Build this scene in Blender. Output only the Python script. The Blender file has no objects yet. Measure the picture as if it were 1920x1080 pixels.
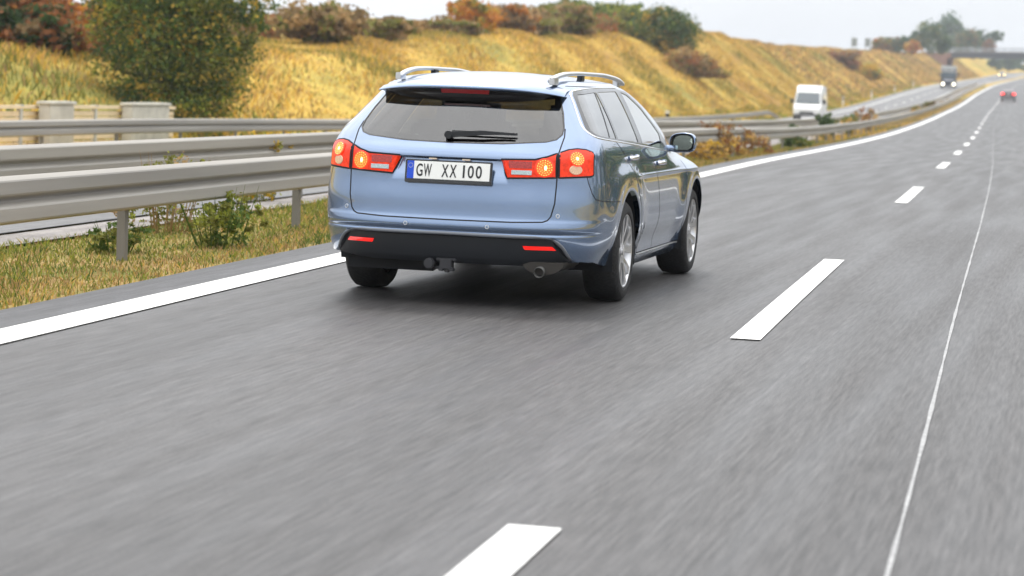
import bpy, bmesh, math, random
import numpy as np
from mathutils import Vector, Matrix
D=bpy.data;SC=bpy.context.scene;COL=SC.collection
# ------------------------------------------------------------------ camera
F_PX=4573.4;YAW=.2310;PITCH=.0834;ROLL=.0378
cam=D.cameras.new('camera');camo=D.objects.new('camera',cam);COL.objects.link(camo);SC.camera=camo
cam.sensor_width=36;cam.lens=F_PX/1920*36;cam.clip_start=.5;cam.clip_end=8000
_fw=Vector((-math.sin(YAW)*math.cos(PITCH),math.cos(YAW)*math.cos(PITCH),-math.sin(PITCH)))
_rt=Vector((math.cos(YAW),math.sin(YAW),0));_up=_rt.cross(_fw)
_r2=_rt*math.cos(ROLL)+_up*math.sin(ROLL);_u2=-_rt*math.sin(ROLL)+_up*math.cos(ROLL)
camo.matrix_world=Matrix(((_r2.x,_u2.x,-_fw.x,3.80),(_r2.y,_u2.y,-_fw.y,-14.41),(_r2.z,_u2.z,-_fw.z,1.373),(0,0,0,1)))
cam.dof.use_dof=True;cam.dof.focus_distance=15.6;cam.dof.aperture_fstop=3.2
SC.render.resolution_x=1024;SC.render.resolution_y=576
# ------------------------------------------------------------------ overcast sky, soft sun, exposure
SUN_EL=math.radians(58);SUN_AZ=math.radians(335)
w=D.worlds.new('World');SC.world=w;w.use_nodes=True;nt=w.node_tree;nt.nodes.clear()
out=nt.nodes.new('ShaderNodeOutputWorld');bg=nt.nodes.new('ShaderNodeBackground')
sky=nt.nodes.new('ShaderNodeTexSky');sky.sky_type='NISHITA';sky.sun_disc=False
sky.sun_elevation=SUN_EL;sky.sun_rotation=SUN_AZ;sky.air_density=1;sky.dust_density=3
tc=nt.nodes.new('ShaderNodeTexCoord');sx=nt.nodes.new('ShaderNodeSeparateXYZ')
nt.links.new(tc.outputs['Generated'],sx.inputs[0])
rmp=nt.nodes.new('ShaderNodeValToRGB')       # cloud deck: paler at the horizon, brighter overhead
rmp.color_ramp.elements[0].position=0;rmp.color_ramp.elements[0].color=(.335,.350,.370,1)
rmp.color_ramp.elements[1].position=1;rmp.color_ramp.elements[1].color=(1.0,1.0,1.0,1)
e=rmp.color_ramp.elements.new(.10);e.color=(.355,.372,.395,1)
e=rmp.color_ramp.elements.new(.35);e.color=(.62,.64,.66,1)
nt.links.new(sx.outputs[2],rmp.inputs[0])
no=nt.nodes.new('ShaderNodeTexNoise');no.inputs['Scale'].default_value=3.0;no.inputs['Detail'].default_value=5
mp=nt.nodes.new('ShaderNodeMapping');mp.inputs['Scale'].default_value=(1,1,5)
nt.links.new(tc.outputs['Generated'],mp.inputs[0]);nt.links.new(mp.outputs[0],no.inputs[0])
mr=nt.nodes.new('ShaderNodeMapRange');mr.inputs[3].default_value=15.5;mr.inputs[4].default_value=19.5
mr.inputs[1].default_value=.3;mr.inputs[2].default_value=.7
nt.links.new(no.outputs[0],mr.inputs[0])
vm=nt.nodes.new('ShaderNodeVectorMath');vm.operation='SCALE'
nt.links.new(rmp.outputs[0],vm.inputs[0]);nt.links.new(mr.outputs[0],vm.inputs['Scale'])
mx=nt.nodes.new('ShaderNodeMix');mx.data_type='RGBA';mx.inputs[0].default_value=.90
nt.links.new(sky.outputs[0],mx.inputs[6]);nt.links.new(vm.outputs[0],mx.inputs[7])
nt.links.new(mx.outputs[2],bg.inputs[0]);bg.inputs[1].default_value=.12
nt.links.new(bg.outputs[0],out.inputs[0])
sun=D.lights.new('sun','SUN');sun.energy=1.1;sun.angle=math.radians(14);sun.color=(1,.96,.9)
so=D.objects.new('sun',sun);COL.objects.link(so)
# sun direction: azimuth measured from +Y clockwise like the sky texture
_d=Vector((math.sin(SUN_AZ)*math.cos(SUN_EL),math.cos(SUN_AZ)*math.cos(SUN_EL),math.sin(SUN_EL)))
so.rotation_euler=_d.to_track_quat('Z','Y').to_euler()
so.location=(0,0,60)
vs=SC.view_settings;vs.view_transform='Standard';vs.look='None';vs.gamma=1;vs.exposure=.45
SC.render.engine='CYCLES'
# ------------------------------------------------------------------ curves and the car's outer surface
def pchip(x,y,X):
    x=np.asarray(x,float);y=np.asarray(y,float);h=np.diff(x);d=np.diff(y)/h
    m=np.zeros_like(y);m[0]=d[0];m[-1]=d[-1]
    for i in range(1,len(x)-1):
        if d[i-1]*d[i]>0:
            w1=2*h[i]+h[i-1];w2=h[i]+2*h[i-1];m[i]=(w1+w2)/(w1/d[i-1]+w2/d[i])
    X=np.clip(np.asarray(X,float),x[0],x[-1]);k=np.clip(np.searchsorted(x,X)-1,0,len(x)-2)
    t=(X-x[k])/h[k];return (1+2*t)*(1-t)**2*y[k]+t*(1-t)**2*h[k]*m[k]+t*t*(3-2*t)*y[k+1]+t*t*(t-1)*h[k]*m[k+1]
def sst(a,b,x):
    t=np.clip((np.asarray(x,float)-a)/(b-a),0,1);return t*t*(3-2*t)
ZT=1.40
def Wz(z): return pchip([.18,.24,.30,.45,.60,.75,.86,.93,.99,1.04,1.10,1.20,1.30,1.36,1.40],
                        [.80,.845,.864,.898,.909,.905,.893,.877,.857,.835,.802,.745,.685,.640,.585],z)
def Y0(z): return pchip([.18,.24,.31,.42,.47,.50,.535,.56,.66,.78,.90,.925,.95,1.0,1.10,1.25,1.33,1.38,1.40],
                        [.07,.01,-.045,-.066,-.070,-.076,-.070,-.062,-.054,-.040,-.035,-.032,-.02,.03,.13,.285,.375,.46,.56],z)
def Bz(z): return pchip([.18,.5,.9,1.05,1.3,1.4],[.58,.58,.54,.46,.44,.46],z)
def NZ(z): return pchip([.18,.9,1.1,1.4],[3.0,2.9,2.6,2.4],z)
def Y1(z): return pchip([.18,.3,.5,.68,.76,.82,.86,.93,1.0,1.05,1.21,1.35,1.40],
                        [4.6,4.68,4.70,4.60,4.44,4.26,4.10,3.78,3.58,3.46,3.00,2.50,2.26],z)
def BF(z): return pchip([.18,.76,.95,1.4],[.8,.75,.40,.35],z)
# arc-length table for the rear corner
_ph=np.linspace(0,math.pi/2,2000);_x=.88*np.sin(_ph)**(2/3);_y=.5*(1-np.cos(_ph)**(2/3))
_l=np.concatenate([[0],np.cumsum(np.hypot(np.diff(_x),np.diff(_y)))]);_l/=_l[-1]
def surf(s,v):
    s=np.asarray(s,float);v=np.asarray(v,float);s,v=np.broadcast_arrays(s,v)
    z=np.minimum(v,ZT);n=NZ(z);b=Bz(z);y0=Y0(z);y1=Y1(z);bf=BF(z)
    ph=np.interp(np.clip(s,0,1),_l,_ph)
    phf=np.interp(np.clip(3-s,0,1),_l,_ph)
    yr=y0+b*(1-np.cos(ph)**(2/n));xfr=np.sin(ph)**(2/n)
    ys=(y0+b)+(y1-bf-y0-b)*np.clip(s-1,0,1)
    yf=y1-bf*(1-np.cos(phf)**(2/2.6));xff=np.sin(phf)**(2/2.6)
    y=np.where(s<1,yr,np.where(s<=2,ys,yf));xf=np.where(s<1,xfr,np.where(s<=2,1,xff))
    rise=.055*np.clip((2.3-y)/2.3,-.6,1)
    ze=z-rise*sst(.80,.98,z)*(1-sst(1.15,1.38,z))
    W=Wz(ze)-.025*np.clip((1.7-y)/1.7,0,1)**2-.04*np.clip((y-3.5)/1.2,0,1)**2
    W=W-.10*sst(.80,.95,z)*(1-sst(1.0,1.3,z))*sst(2.5,3.7,y)
    W=W-.045*sst(1.0,1.25,z)*np.clip((1.6-y)/1.6,0,1)**2-.03*sst(1.0,1.25,z)*np.clip((y-2.0),0,1.5)**2
    x=W*xf
    side=sst(.55,1,xf)
    for ya in(1.06,3.70):                               # wheel-arch lips and haunches
        r=np.hypot(y-ya,z-.325)
        x=x+side*(.009*np.exp(-((r-.395)/.045)**2)+.026*np.exp(-((r-.50)/.15)**2)*sst(.25,.5,z)*(1-sst(.80,.93,z)))
    x=x-side*.016*np.exp(-((z-.36)/.07)**2)*sst(1.5,1.8,y)*(1-sst(3.1,3.4,y))   # tuck-in over the sill
    x=x+side*.006*np.exp(-((z-.80)/.012)**2)*sst(1.2,1.6,y)                     # crease through the handles
    ax=np.abs(x)
    # number-plate recess in the tailgate
    hw=.312+np.clip(.92-z,0,.3)*.30
    rec=(1-sst(hw-.004,hw+.022,ax))*(1-sst(.904,.912,z))*(1-sst(.0,.14,.905-z)**1.0)
    y=y+np.where(s<1,.046*rec,0)
    # bumper crease and the recess of the black lower panel
    y=y+np.where(s<1.2,.006*np.exp(-((z-.468)/.010)**2),0)
    bp=(1-sst(.640,.668,ax+np.clip(.44-z,0,1)**1.6*-2.4))*(1-sst(.436,.450,z))
    y=y+np.where(s<1,.022*bp,0)
    # roof cap
    r=np.clip(1-(v-ZT)/.2,0,1);cap=v>ZT
    yc=1.35
    x=np.where(cap,x*r,x);y=np.where(cap,yc+(y-yc)*r,y)
    zz=np.where(cap,ZT+.052*(1-r**2.2),z)
    return np.stack([x,y,zz],-1)
def s_of_x(x,z):
    ss=np.linspace(0,1,500);xx=surf(ss,np.full(500,float(z)))[:,0]
    return float(np.interp(x,np.maximum.accumulate(xx),ss))
def s_of_y(y,z):
    ss=np.linspace(0.35,3,1600);yy=surf(ss,np.full(1600,float(z)))[:,1]
    return float(np.interp(y,np.maximum.accumulate(yy),ss))
# ------------------------------------------------------------------ materials
def sock(b,n): return b.inputs[n]
def mat(name,col,rough=.6,metal=0,noise=None,coat=0,emit=None,spec=None,bump=None):
    m=D.materials.new(name);m.use_nodes=True;t=m.node_tree;b=t.nodes['Principled BSDF']
    b.inputs['Base Color'].default_value=(*col,1);b.inputs['Roughness'].default_value=rough
    b.inputs['Metallic'].default_value=metal
    if coat: b.inputs['Coat Weight'].default_value=coat;b.inputs['Coat Roughness'].default_value=.03
    if spec is not None: b.inputs['Specular IOR Level'].default_value=spec
    if emit: b.inputs['Emission Color'].default_value=(*emit[0],1);b.inputs['Emission Strength'].default_value=emit[1]
    if noise:                                  # (scale, amount, (sx,sy,sz))
        g=t.nodes.new('ShaderNodeNewGeometry');mp=t.nodes.new('ShaderNodeMapping');mp.inputs['Scale'].default_value=noise[2] if len(noise)>2 else (1,1,1)
        n=t.nodes.new('ShaderNodeTexNoise');n.inputs['Scale'].default_value=noise[0];n.inputs['Detail'].default_value=6
        r=t.nodes.new('ShaderNodeMapRange');r.inputs[1].default_value=.3;r.inputs[2].default_value=.7
        r.inputs[3].default_value=1-noise[1];r.inputs[4].default_value=1+noise[1]
        v=t.nodes.new('ShaderNodeVectorMath');v.operation='SCALE';v.inputs[0].default_value=col
        t.links.new(g.outputs['Position'],mp.inputs[0]);t.links.new(mp.outputs[0],n.inputs[0]);t.links.new(n.outputs[0],r.inputs[0])
        t.links.new(r.outputs[0],v.inputs['Scale']);t.links.new(v.outputs[0],b.inputs['Base Color'])
        if bump:
            bp=t.nodes.new('ShaderNodeBump');bp.inputs['Strength'].default_value=bump;bp.inputs['Distance'].default_value=.02
            t.links.new(n.outputs[0],bp.inputs['Height']);t.links.new(bp.outputs[0],b.inputs['Normal'])
    return m
def glassmat(name,tint,gloss=1.0,f0=.06,ex=4.):
    m=D.materials.new(name);m.use_nodes=True;t=m.node_tree;t.nodes.clear()
    o=t.nodes.new('ShaderNodeOutputMaterial');mxs=t.nodes.new('ShaderNodeMixShader');tr=t.nodes.new('ShaderNodeBsdfTransparent')
    gl=t.nodes.new('ShaderNodeBsdfGlossy');lw=t.nodes.new('ShaderNodeLayerWeight');lw.inputs[0].default_value=.5;pw=t.nodes.new('ShaderNodeMath');pw.operation='POWER';pw.inputs[1].default_value=ex;fr=t.nodes.new('ShaderNodeMath');fr.operation='MULTIPLY_ADD';fr.inputs[1].default_value=1-f0;fr.inputs[2].default_value=f0
    t.links.new(lw.outputs['Facing'],pw.inputs[0]);t.links.new(pw.outputs[0],fr.inputs[0])
    tr.inputs[0].default_value=(*tint,1);gl.inputs[0].default_value=(gloss,gloss,gloss,1);gl.inputs['Roughness'].default_value=.02
    t.links.new(fr.outputs[0],mxs.inputs[0]);t.links.new(tr.outputs[0],mxs.inputs[1]);t.links.new(gl.outputs[0],mxs.inputs[2]);t.links.new(mxs.outputs[0],o.inputs[0])
    return m
# ------------------------------------------------------------------ objects
def tag(o,label=None,cat=None,group=None,kind=None):
    if label:o['label']=label
    if cat:o['category']=cat
    if group:o['group']=group
    if kind:o['kind']=kind
    return o
def thing(name,label,cat,loc=(0,0,0),rz=0,group=None):
    o=D.objects.new(name,None);COL.objects.link(o);o.location=loc;o.rotation_euler=(0,0,rz);o.empty_display_size=.2
    return tag(o,label,cat,group)
def link(name,me,parent=None,m=None):
    o=D.objects.new(name,me);COL.objects.link(o)
    if m is not None:
        for q in (m if isinstance(m,(list,tuple)) else [m]): me.materials.append(q)
    if parent: o.parent=parent
    return o
def obj(name,bm,m,parent=None,smooth=False,bevel=0):
    bmesh.ops.recalc_face_normals(bm,faces=bm.faces)
    if bevel: bmesh.ops.bevel(bm,geom=[e for e in bm.edges if len(e.link_faces)==2 and e.calc_face_angle(0)>.6],offset=bevel,segments=2,affect='EDGES',clamp_overlap=True)
    if smooth:
        for f in bm.faces:f.smooth=True
    me=D.meshes.new(name);bm.to_mesh(me);bm.free()
    return link(name,me,parent,m)
def npmesh(name,V,Fc,m,parent=None,smooth=True,mi=None,normals=None):
    me=D.meshes.new(name);V=np.asarray(V,np.float32);Fc=np.asarray(Fc,np.int32);k=Fc.shape[1]
    me.vertices.add(len(V));me.vertices.foreach_set('co',V.ravel())
    me.loops.add(Fc.size);me.loops.foreach_set('vertex_index',Fc.ravel())
    me.polygons.add(len(Fc));me.polygons.foreach_set('loop_start',np.arange(len(Fc),dtype=np.int32)*k)
    me.polygons.foreach_set('loop_total',np.full(len(Fc),k,np.int32))
    if mi is not None: me.polygons.foreach_set('material_index',np.asarray(mi,np.int32))
    me.update(calc_edges=True)
    me.polygons.foreach_set('use_smooth',np.full(len(Fc),smooth))
    if normals is not None: me.normals_split_custom_set_from_vertices([tuple(map(float,n)) for n in normals])
    me.validate(clean_customdata=False)
    return link(name,me,parent,m)
def box(bm,c,s,rot=None):
    M=Matrix.Translation(c)
    if rot is not None:M=M@rot
    r=bmesh.ops.create_cube(bm,size=1,matrix=M@Matrix.Diagonal((s[0],s[1],s[2],1)))
    return r['verts']
def cyl(bm,c,r,h,axis='Z',seg=24,r2=None):
    R_={'Z':Matrix.Identity(4),'X':Matrix.Rotation(math.pi/2,4,'Y'),'Y':Matrix.Rotation(-math.pi/2,4,'X')}[axis]
    return bmesh.ops.create_cone(bm,cap_ends=True,segments=seg,radius1=r,radius2=r if r2 is None else r2,depth=h,matrix=Matrix.Translation(c)@R_)
def poly(bm,pts,d):                              # extrude a polygon (list of 3D points) by vector d
    vs_=[bm.verts.new(p_) for p_ in pts];f=bm.faces.new(vs_)
    r=bmesh.ops.extrude_face_region(bm,geom=[f]);vv=[g for g in r['geom'] if isinstance(g,bmesh.types.BMVert)]
    bmesh.ops.translate(bm,verts=vv,vec=d)
def lathe(bm,prof,axis='X',c=(0,0,0),seg=48,closed=False):   # prof: (along axis, radius)
    rings=[]
    for a,r in prof:
        ring=[]
        for i in range(seg):
            t=2*math.pi*i/seg
            if axis=='X':q=(c[0]+a,c[1]+r*math.cos(t),c[2]+r*math.sin(t))
            elif axis=='Y':q=(c[0]+r*math.cos(t),c[1]+a,c[2]+r*math.sin(t))
            else:q=(c[0]+r*math.cos(t),c[1]+r*math.sin(t),c[2]+a)
            ring.append(bm.verts.new(q))
        rings.append(ring)
    n=len(rings)
    for k in range(n if closed else n-1):
        A,B=rings[k],rings[(k+1)%n]
        for i in range(seg):bm.faces.new((A[i],A[(i+1)%seg],B[(i+1)%seg],B[i]))
    if not closed:
        if prof[0][1]<.02:bm.faces.new(rings[0])
        if prof[-1][1]<.02:bm.faces.new(rings[-1])
def sweep(bm,pts,sec,up=Vector((0,0,1))):        # sweep a closed 2D section (side,up) along points
    rings=[];n=len(pts)
    for i,p_ in enumerate(pts):
        a=Vector(pts[max(i-1,0)]);b=Vector(pts[min(i+1,n-1)]);T=(b-a).normalized();Sd=T.cross(up).normalized();U=Sd.cross(T)
        k=sec[i] if callable(sec)==False and isinstance(sec[0][0],(list,tuple)) else sec
        rings.append([bm.verts.new(Vector(p_)+Sd*x_+U*y_) for x_,y_ in k])
    m_=len(rings[0])
    for i in range(n-1):
        for j in range(m_):bm.faces.new((rings[i][j],rings[i][(j+1)%m_],rings[i+1][(j+1)%m_],rings[i+1][j]))
    bm.faces.new(rings[0]);bm.faces.new(rings[-1])
def copy_tree(o,parent=None):
    c=o.copy();COL.objects.link(c)
    if parent:c.parent=parent
    for ch in list(o.children):copy_tree(ch,c)
    return c
# ------------------------------------------------------------------ the estate car
def inpoly(px_,py_,P_):
    P_=np.asarray(P_);ins=np.zeros(px_.shape,bool);n=len(P_);j=n-1
    for i in range(n):
        xi,yi=P_[i];xj,yj=P_[j]
        if yi!=yj: ins^=((yi>py_)!=(yj>py_))&(px_<(xj-xi)*(py_-yi)/(yj-yi)+xi)
        j=i
    return ins
def dens(P_,st=.02,closed=True):
    o=[];n=len(P_)
    for i in range(n if closed else n-1):
        a=np.array(P_[i],float);b=np.array(P_[(i+1)%n],float);k=max(1,int(np.hypot(*(b-a))/st))
        o+=[tuple(a+(b-a)*t/k) for t in range(k)]
    if not closed:o.append(tuple(map(float,P_[-1])))
    return o
def smoothp(P_,it=2,closed=False):               # Chaikin corner rounding
    P_=[np.array(q,float) for q in P_]
    for _ in range(it):
        o=[] if closed else [P_[0]]
        for i in range(len(P_) if closed else len(P_)-1):
            a,b=P_[i],P_[(i+1)%len(P_)];o+=[a*.75+b*.25,a*.25+b*.75]
        P_=o if closed else o+[P_[-1]]
    return [tuple(q) for q in P_]
RG_=[(-.05,1.003),(.0,1.003),(.31,1.008),(.56,1.028),(.615,1.044),(.640,1.075),(.637,1.116),(.607,1.20),(.562,1.29),(.52,1.325),(.0,1.35),(-.05,1.35)]
TI_=[(.318,.915),(.52,.921),(.59,.939),(.642,.961),(.646,.815),(.362,.803)]
TO_=[(.658,.966),(.700,.984),(.745,.991),(.79,.986),(.822,.972),(.832,.955),(.838,.838),(.826,.826),(.662,.815)]
TG_=[(-.05,.536),(.40,.538),(.585,.545),(.612,.556),(.630,.580),(.648,.66),(.652,.81),(.650,.965),(.656,1.06),(.645,1.11),(.613,1.20),(.567,1.292),(.53,1.345),(-.05,1.385)]
BI_=[(-.05,.452),(.47,.448),(.60,.447),(.655,.432),(.695,.395),(.722,.35),(.745,.30),(.76,.25),(.765,.15),(-.05,.15)]
QG_=[(1.09,1.338),(.66,1.322),(.615,1.298),(.56,1.25),(.47,1.165),(.415,1.105),(.43,1.085),(.50,1.072),(.735,1.058)]
FX_=[(1.105,1.338),(1.13,1.338),(.925,1.050),(.75,1.057)]
RD_=[(1.195,1.341),(1.80,1.348),(1.635,1.016),(.975,1.047)]
FD_=[(1.965,1.345),(2.13,1.325),(2.42,1.228),(2.55,1.140),(2.63,1.066),(2.47,.968),(1.79,1.004)]
DL_=[(.66,1.345),(1.2,1.362),(1.9,1.367),(2.16,1.348),(2.46,1.245),(2.62,1.15),(2.80,1.05),(2.98,.925),(2.5,.955),(1.64,1.000),(.95,1.036),(.74,1.046),(.50,1.058),(.40,1.072),(.375,1.105),(.435,1.165),(.53,1.25),(.60,1.315)]
DR_=[(.86,1.041),(1.053,.948),(1.18,.85),(1.30,.74),(1.40,.62),(1.47,.50),(1.55,.40),(1.66,.31),(1.72,.272),(2.28,.272),(2.277,.517),(2.20,.72),(2.098,.854),(1.876,.984),(1.65,.9985),(.95,1.034)]
DF_=[(2.29,.272),(3.38,.272),(3.27,.40),(3.246,.50),(3.262,.68),(3.294,.866),(3.10,.90),(2.98,.922),(2.5,.951),(1.885,.985),(2.107,.854),(2.209,.72),(2.286,.517)]
def rpoly(P_): return [(s_of_x(max(x,0),z)-(.02 if x<0 else 0),z) for x,z in dens(P_,.015)]
def spoly(P_): return [(s_of_y(y,z),z) for y,z in dens(P_,.03)]
PO={k:rpoly(v) for k,v in (('RG',RG_),('TI',TI_),('TO',TO_),('TG',TG_),('BI',BI_))}
PO.update({k:spoly(v) for k,v in (('QG',QG_),('FX',FX_),('RD',RD_),('FD',FD_),('DL',DL_),('DR',DR_),('DF',DF_))})
def arch(yc,R_): return [(s_of_y(yc+R_*math.cos(t),max(.185,.33+R_*math.sin(t))),.33+R_*math.sin(t)) for t in np.linspace(-.40,math.pi+.40,60)]
PO['A1']=arch(1.06,.388);PO['A2']=arch(3.70,.392)
BG_=[(.19,.825),(.20,.782),(.225,.72),(.255,.685),(.34,.672),(.55,.664),(.70,.660)]
def rsd(z): return float(s_of_y(.19,z))
bl=[(s_of_y(y,z),z) for y,z in BG_]
PO['BU']=[(-.02,.535)]+[(s_of_x(x,z),z) for x,z in TG_[1:9] if z<.815]+[(s_of_x(.662,.815),.815),(s_of_x(.826,.824),.824)]+bl+[(s_of_y(.70,.18),.66),(s_of_y(.78,.18)+.1,.18),(-.02,.18)]
Sg=np.concatenate([np.linspace(0,1,226),np.linspace(1,2,281)[1:],np.linspace(2,3,61)[1:]])
Vg=np.concatenate([np.arange(.186,1.3999,.006),[1.40]]);Vc=1.40+.2*(1-np.linspace(1,0,13)[1:])**1.2
nb=len(Vg);Vg=np.concatenate([Vg,Vc]);ns,nv=len(Sg),len(Vg)
SS,VV=np.meshgrid(Sg,Vg,indexing='ij');SS=SS.copy();VV=VV.copy()
I_=lambda s:np.interp(s,Sg,np.arange(ns));J_=lambda v:np.interp(v,Vg,np.arange(nv))
bd=np.full((ns,nv),.48)
for P_ in PO.values():                            # pull grid vertices onto the part outlines
    n=len(P_)
    for k in range(n):
        a=np.array([I_(P_[k][0]),J_(P_[k][1])]);b=np.array([I_(P_[(k+1)%n][0]),J_(P_[(k+1)%n][1])])
        i0,i1=int(max(0,min(a[0],b[0])-1)),int(min(ns-1,max(a[0],b[0])+2));j0,j1=int(max(0,min(a[1],b[1])-1)),int(min(nb-1,max(a[1],b[1])+2))
        if i1<=i0 or j1<=j0:continue
        gi,gj=np.meshgrid(np.arange(i0,i1+1),np.arange(j0,j1+1),indexing='ij')
        ab=b-a;L2=ab@ab
        t=np.clip(((gi-a[0])*ab[0]+(gj-a[1])*ab[1])/(L2+1e-9),0,1);qx=a[0]+t*ab[0];qy=a[1]+t*ab[1]
        d=np.maximum(abs(qx-gi),abs(qy-gj));sl=bd[i0:i1+1,j0:j1+1];m_=d<sl
        m_&=(gi>0)
        sl[m_]=d[m_]
        SS[i0:i1+1,j0:j1+1][m_]=np.interp(qx[m_],np.arange(ns),Sg);VV[i0:i1+1,j0:j1+1][m_]=np.interp(qy[m_],np.arange(nv),Vg)
PT=surf(SS,VV)
e_=1e-3
TS=surf(np.minimum(SS+e_,3),VV)-surf(np.maximum(SS-e_,0),VV)
TV=surf(SS,np.minimum(VV+e_,1.6))-surf(SS,np.maximum(VV-e_,.18))
NR=np.cross(TS,TV);NR/=np.linalg.norm(NR,axis=-1,keepdims=True)+1e-12
sg=np.sign((NR[300,100]*(PT[300,100]-np.array([0,2,.8]))).sum());NR*=sg
NR[:,-1]=(0,0,1);NR[0,:,0]=0;NR[-1,:,0]=0
idx=np.arange(ns*nv).reshape(ns,nv)
a=idx[:-1,:-1].ravel();b=idx[1:,:-1].ravel();c=idx[1:,1:].ravel();d=idx[:-1,1:].ravel()
alt=(bd[:-1,:-1]<.479).ravel()&(bd[1:,1:]<.479).ravel()
T1=np.where(alt[:,None],np.stack([a,b,c],1),np.stack([a,b,d],1));T2=np.where(alt[:,None],np.stack([a,c,d],1),np.stack([b,c,d],1))
TR=np.concatenate([T1,T2]);PF=PT.reshape(-1,3);NF=NR.reshape(-1,3)
ce=PF[TR].mean(1);cs=SS.ravel()[TR].mean(1);cv=VV.ravel()[TR].mean(1)
# orient winding to the normals
fn=np.cross(PF[TR[:,1]]-PF[TR[:,0]],PF[TR[:,2]]-PF[TR[:,0]]);fl=(fn*NF[TR[:,0]]).sum(1)<0
TR[fl]=TR[fl][:,[0,2,1]]
K=np.full(len(TR),0);NM=['body','rear_window','tail_light_in','tail_light_out','tailgate','lower','bumper','quarter','fixed','glass_r','glass_f','trim','door_r','door_f','none','windscreen']
def setk(p_,k,cond=None):
    m_=inpoly(cs,cv,PO[p_])
    if cond is not None:m_&=cond
    K[m_]=k
rear=cs<1.05
setk('DR',12);setk('DF',13);setk('BU',6);setk('TG',4,rear);setk('BI',5,rear);setk('RG',1,rear);setk('TI',2,rear);setk('TO',3,rear)
setk('DL',11);setk('QG',7);setk('FX',8);setk('RD',9);setk('FD',10)
K[(cs>2.16)&(cv>1.0)&(cv<1.375)]=15
setk('A1',14);setk('A2',14);K[(cs<1.2)&(ce[:,1]<1.0)&(cv<np.interp(ce[:,1],[.05,.12,.20,.35,.5,.87],[.272,.287,.300,.292,.270,.226]))]=14
def emit_part(name,ks,m_,parent,sides=(1,-1),off=0.):
    V=[];Fc=[];Nn=[];o=0
    sel=TR[np.isin(K,ks)]
    for sd in sides:
        u,inv=np.unique(sel,return_inverse=True);inv=inv.reshape(sel.shape);v=PF[u]+NF[u]*off;n=NF[u]
        if sd<0:v=v*[-1,1,1];n=n*[-1,1,1];inv=inv[:,[0,2,1]]
        V.append(v);Nn.append(n);Fc.append(inv+o);o+=len(u)
    return npmesh(name,np.concatenate(V),np.concatenate(Fc),m_,parent,True,normals=np.concatenate(Nn))
# --- paint
def paintmat(name,col):
    m=mat(name,col,.22,.72,coat=1.0);t=m.node_tree;b=t.nodes['Principled BSDF']
    b.inputs['Coat IOR'].default_value=1.95
    n=t.nodes.new('ShaderNodeTexNoise');n.inputs['Scale'].default_value=900;g=t.nodes.new('ShaderNodeTexCoord')
    r=t.nodes.new('ShaderNodeMapRange');r.inputs[3].default_value=.17;r.inputs[4].default_value=.27
    t.links.new(g.outputs['Object'],n.inputs[0]);t.links.new(n.outputs[0],r.inputs[0]);t.links.new(r.outputs[0],b.inputs['Roughness'])
    return m
PAINT=paintmat('blue_metallic_paint',(.140,.215,.355))
GREYPL=mat('dark_plastic',(.012,.014,.018),.38)
BLK=mat('black_trim',(.006,.006,.007),.25,coat=.4)
GAPM=mat('panel_gap',(.004,.004,.006),.8)
PRIV=glassmat('privacy_glass',(.22,.20,.19),f0=.11);PRIVS=glassmat('privacy_side_glass',(.16,.16,.17),f0=.12,ex=3.6);CLR=glassmat('green_glass',(.50,.58,.53),f0=.22,ex=3.)
LENS=mat('red_lens',(.62,.030,.008),.22,spec=.35,emit=((1,.05,.006),.22),noise=(45,.30))
CHR=mat('chrome',(.8,.8,.82),.12,1.0);SAT=mat('satin_silver',(.62,.63,.65),.35,.8)
RUB=mat('tyre_rubber',(.012,.012,.013),.75,noise=(60,.5),bump=.4)
RIM=mat('alloy',(.60,.60,.61),.28,.9);DRK=mat('underbody',(.010,.011,.014),.8);INT=mat('interior_grey',(.035,.035,.04),.8)
CARY=0
car=thing('estate_car','blue metallic estate car seen from behind with its tail lamps lit, in the left lane','car')
body=emit_part('body',[0],PAINT,car)
emit_part('window_trim',[11],BLK,car)
tg=emit_part('tailgate',[4],PAINT,car)
rw=emit_part('rear_window',[1],PRIV,tg,off=-.002)
bu=emit_part('rear_bumper',[6],PAINT,car)
lo=emit_part('lower_bumper_panel',[5],GREYPL,bu)
emit_part('windscreen',[15],CLR,car)
for sd in(1,-1):
    dr=emit_part('rear_door',[12],PAINT,car,(sd,));df=emit_part('front_door',[13],PAINT,car,(sd,))
    emit_part('door_window',[9],PRIVS,dr,(sd,),-.003);emit_part('door_window',[10],CLR,df,(sd,),-.003)
    emit_part('quarter_window',[7,8],PRIVS,car,(sd,),-.003)
    # handles
    for yh,zh,pr in((1.27,.925,dr),(2.28,.872,df)):
        s0=s_of_y(yh,zh);P0=surf(s0,zh);bm=bmesh.new()
        pts=[]
        for t in np.linspace(-1,1,13):
            q=surf(s_of_y(yh+t*.105,zh),zh);pts.append((float(q[0]+.006+.030*(1-abs(t)**3)),float(q[1]),float(q[2]+.004*t)))
        sweep(bm,pts,[(-.008,-.013),(.006,-.016),(.010,0),(.006,.016),(-.008,.013)])
        if sd<0:bmesh.ops.scale(bm,verts=bm.verts,vec=(-1,1,1))
        h_=obj('door_handle',bm,CHR,pr,True)
        bm=bmesh.new();bmesh.ops.create_uvsphere(bm,u_segments=20,v_segments=10,radius=1,matrix=Matrix.Translation((float(P0[0])*1-.004,yh,zh-.012))@Matrix.Diagonal((.010,.062,.034,1)))
        if sd<0:bmesh.ops.scale(bm,verts=bm.verts,vec=(-1,1,1))
        obj('handle_recess',bm,GREYPL,pr,True)
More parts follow.
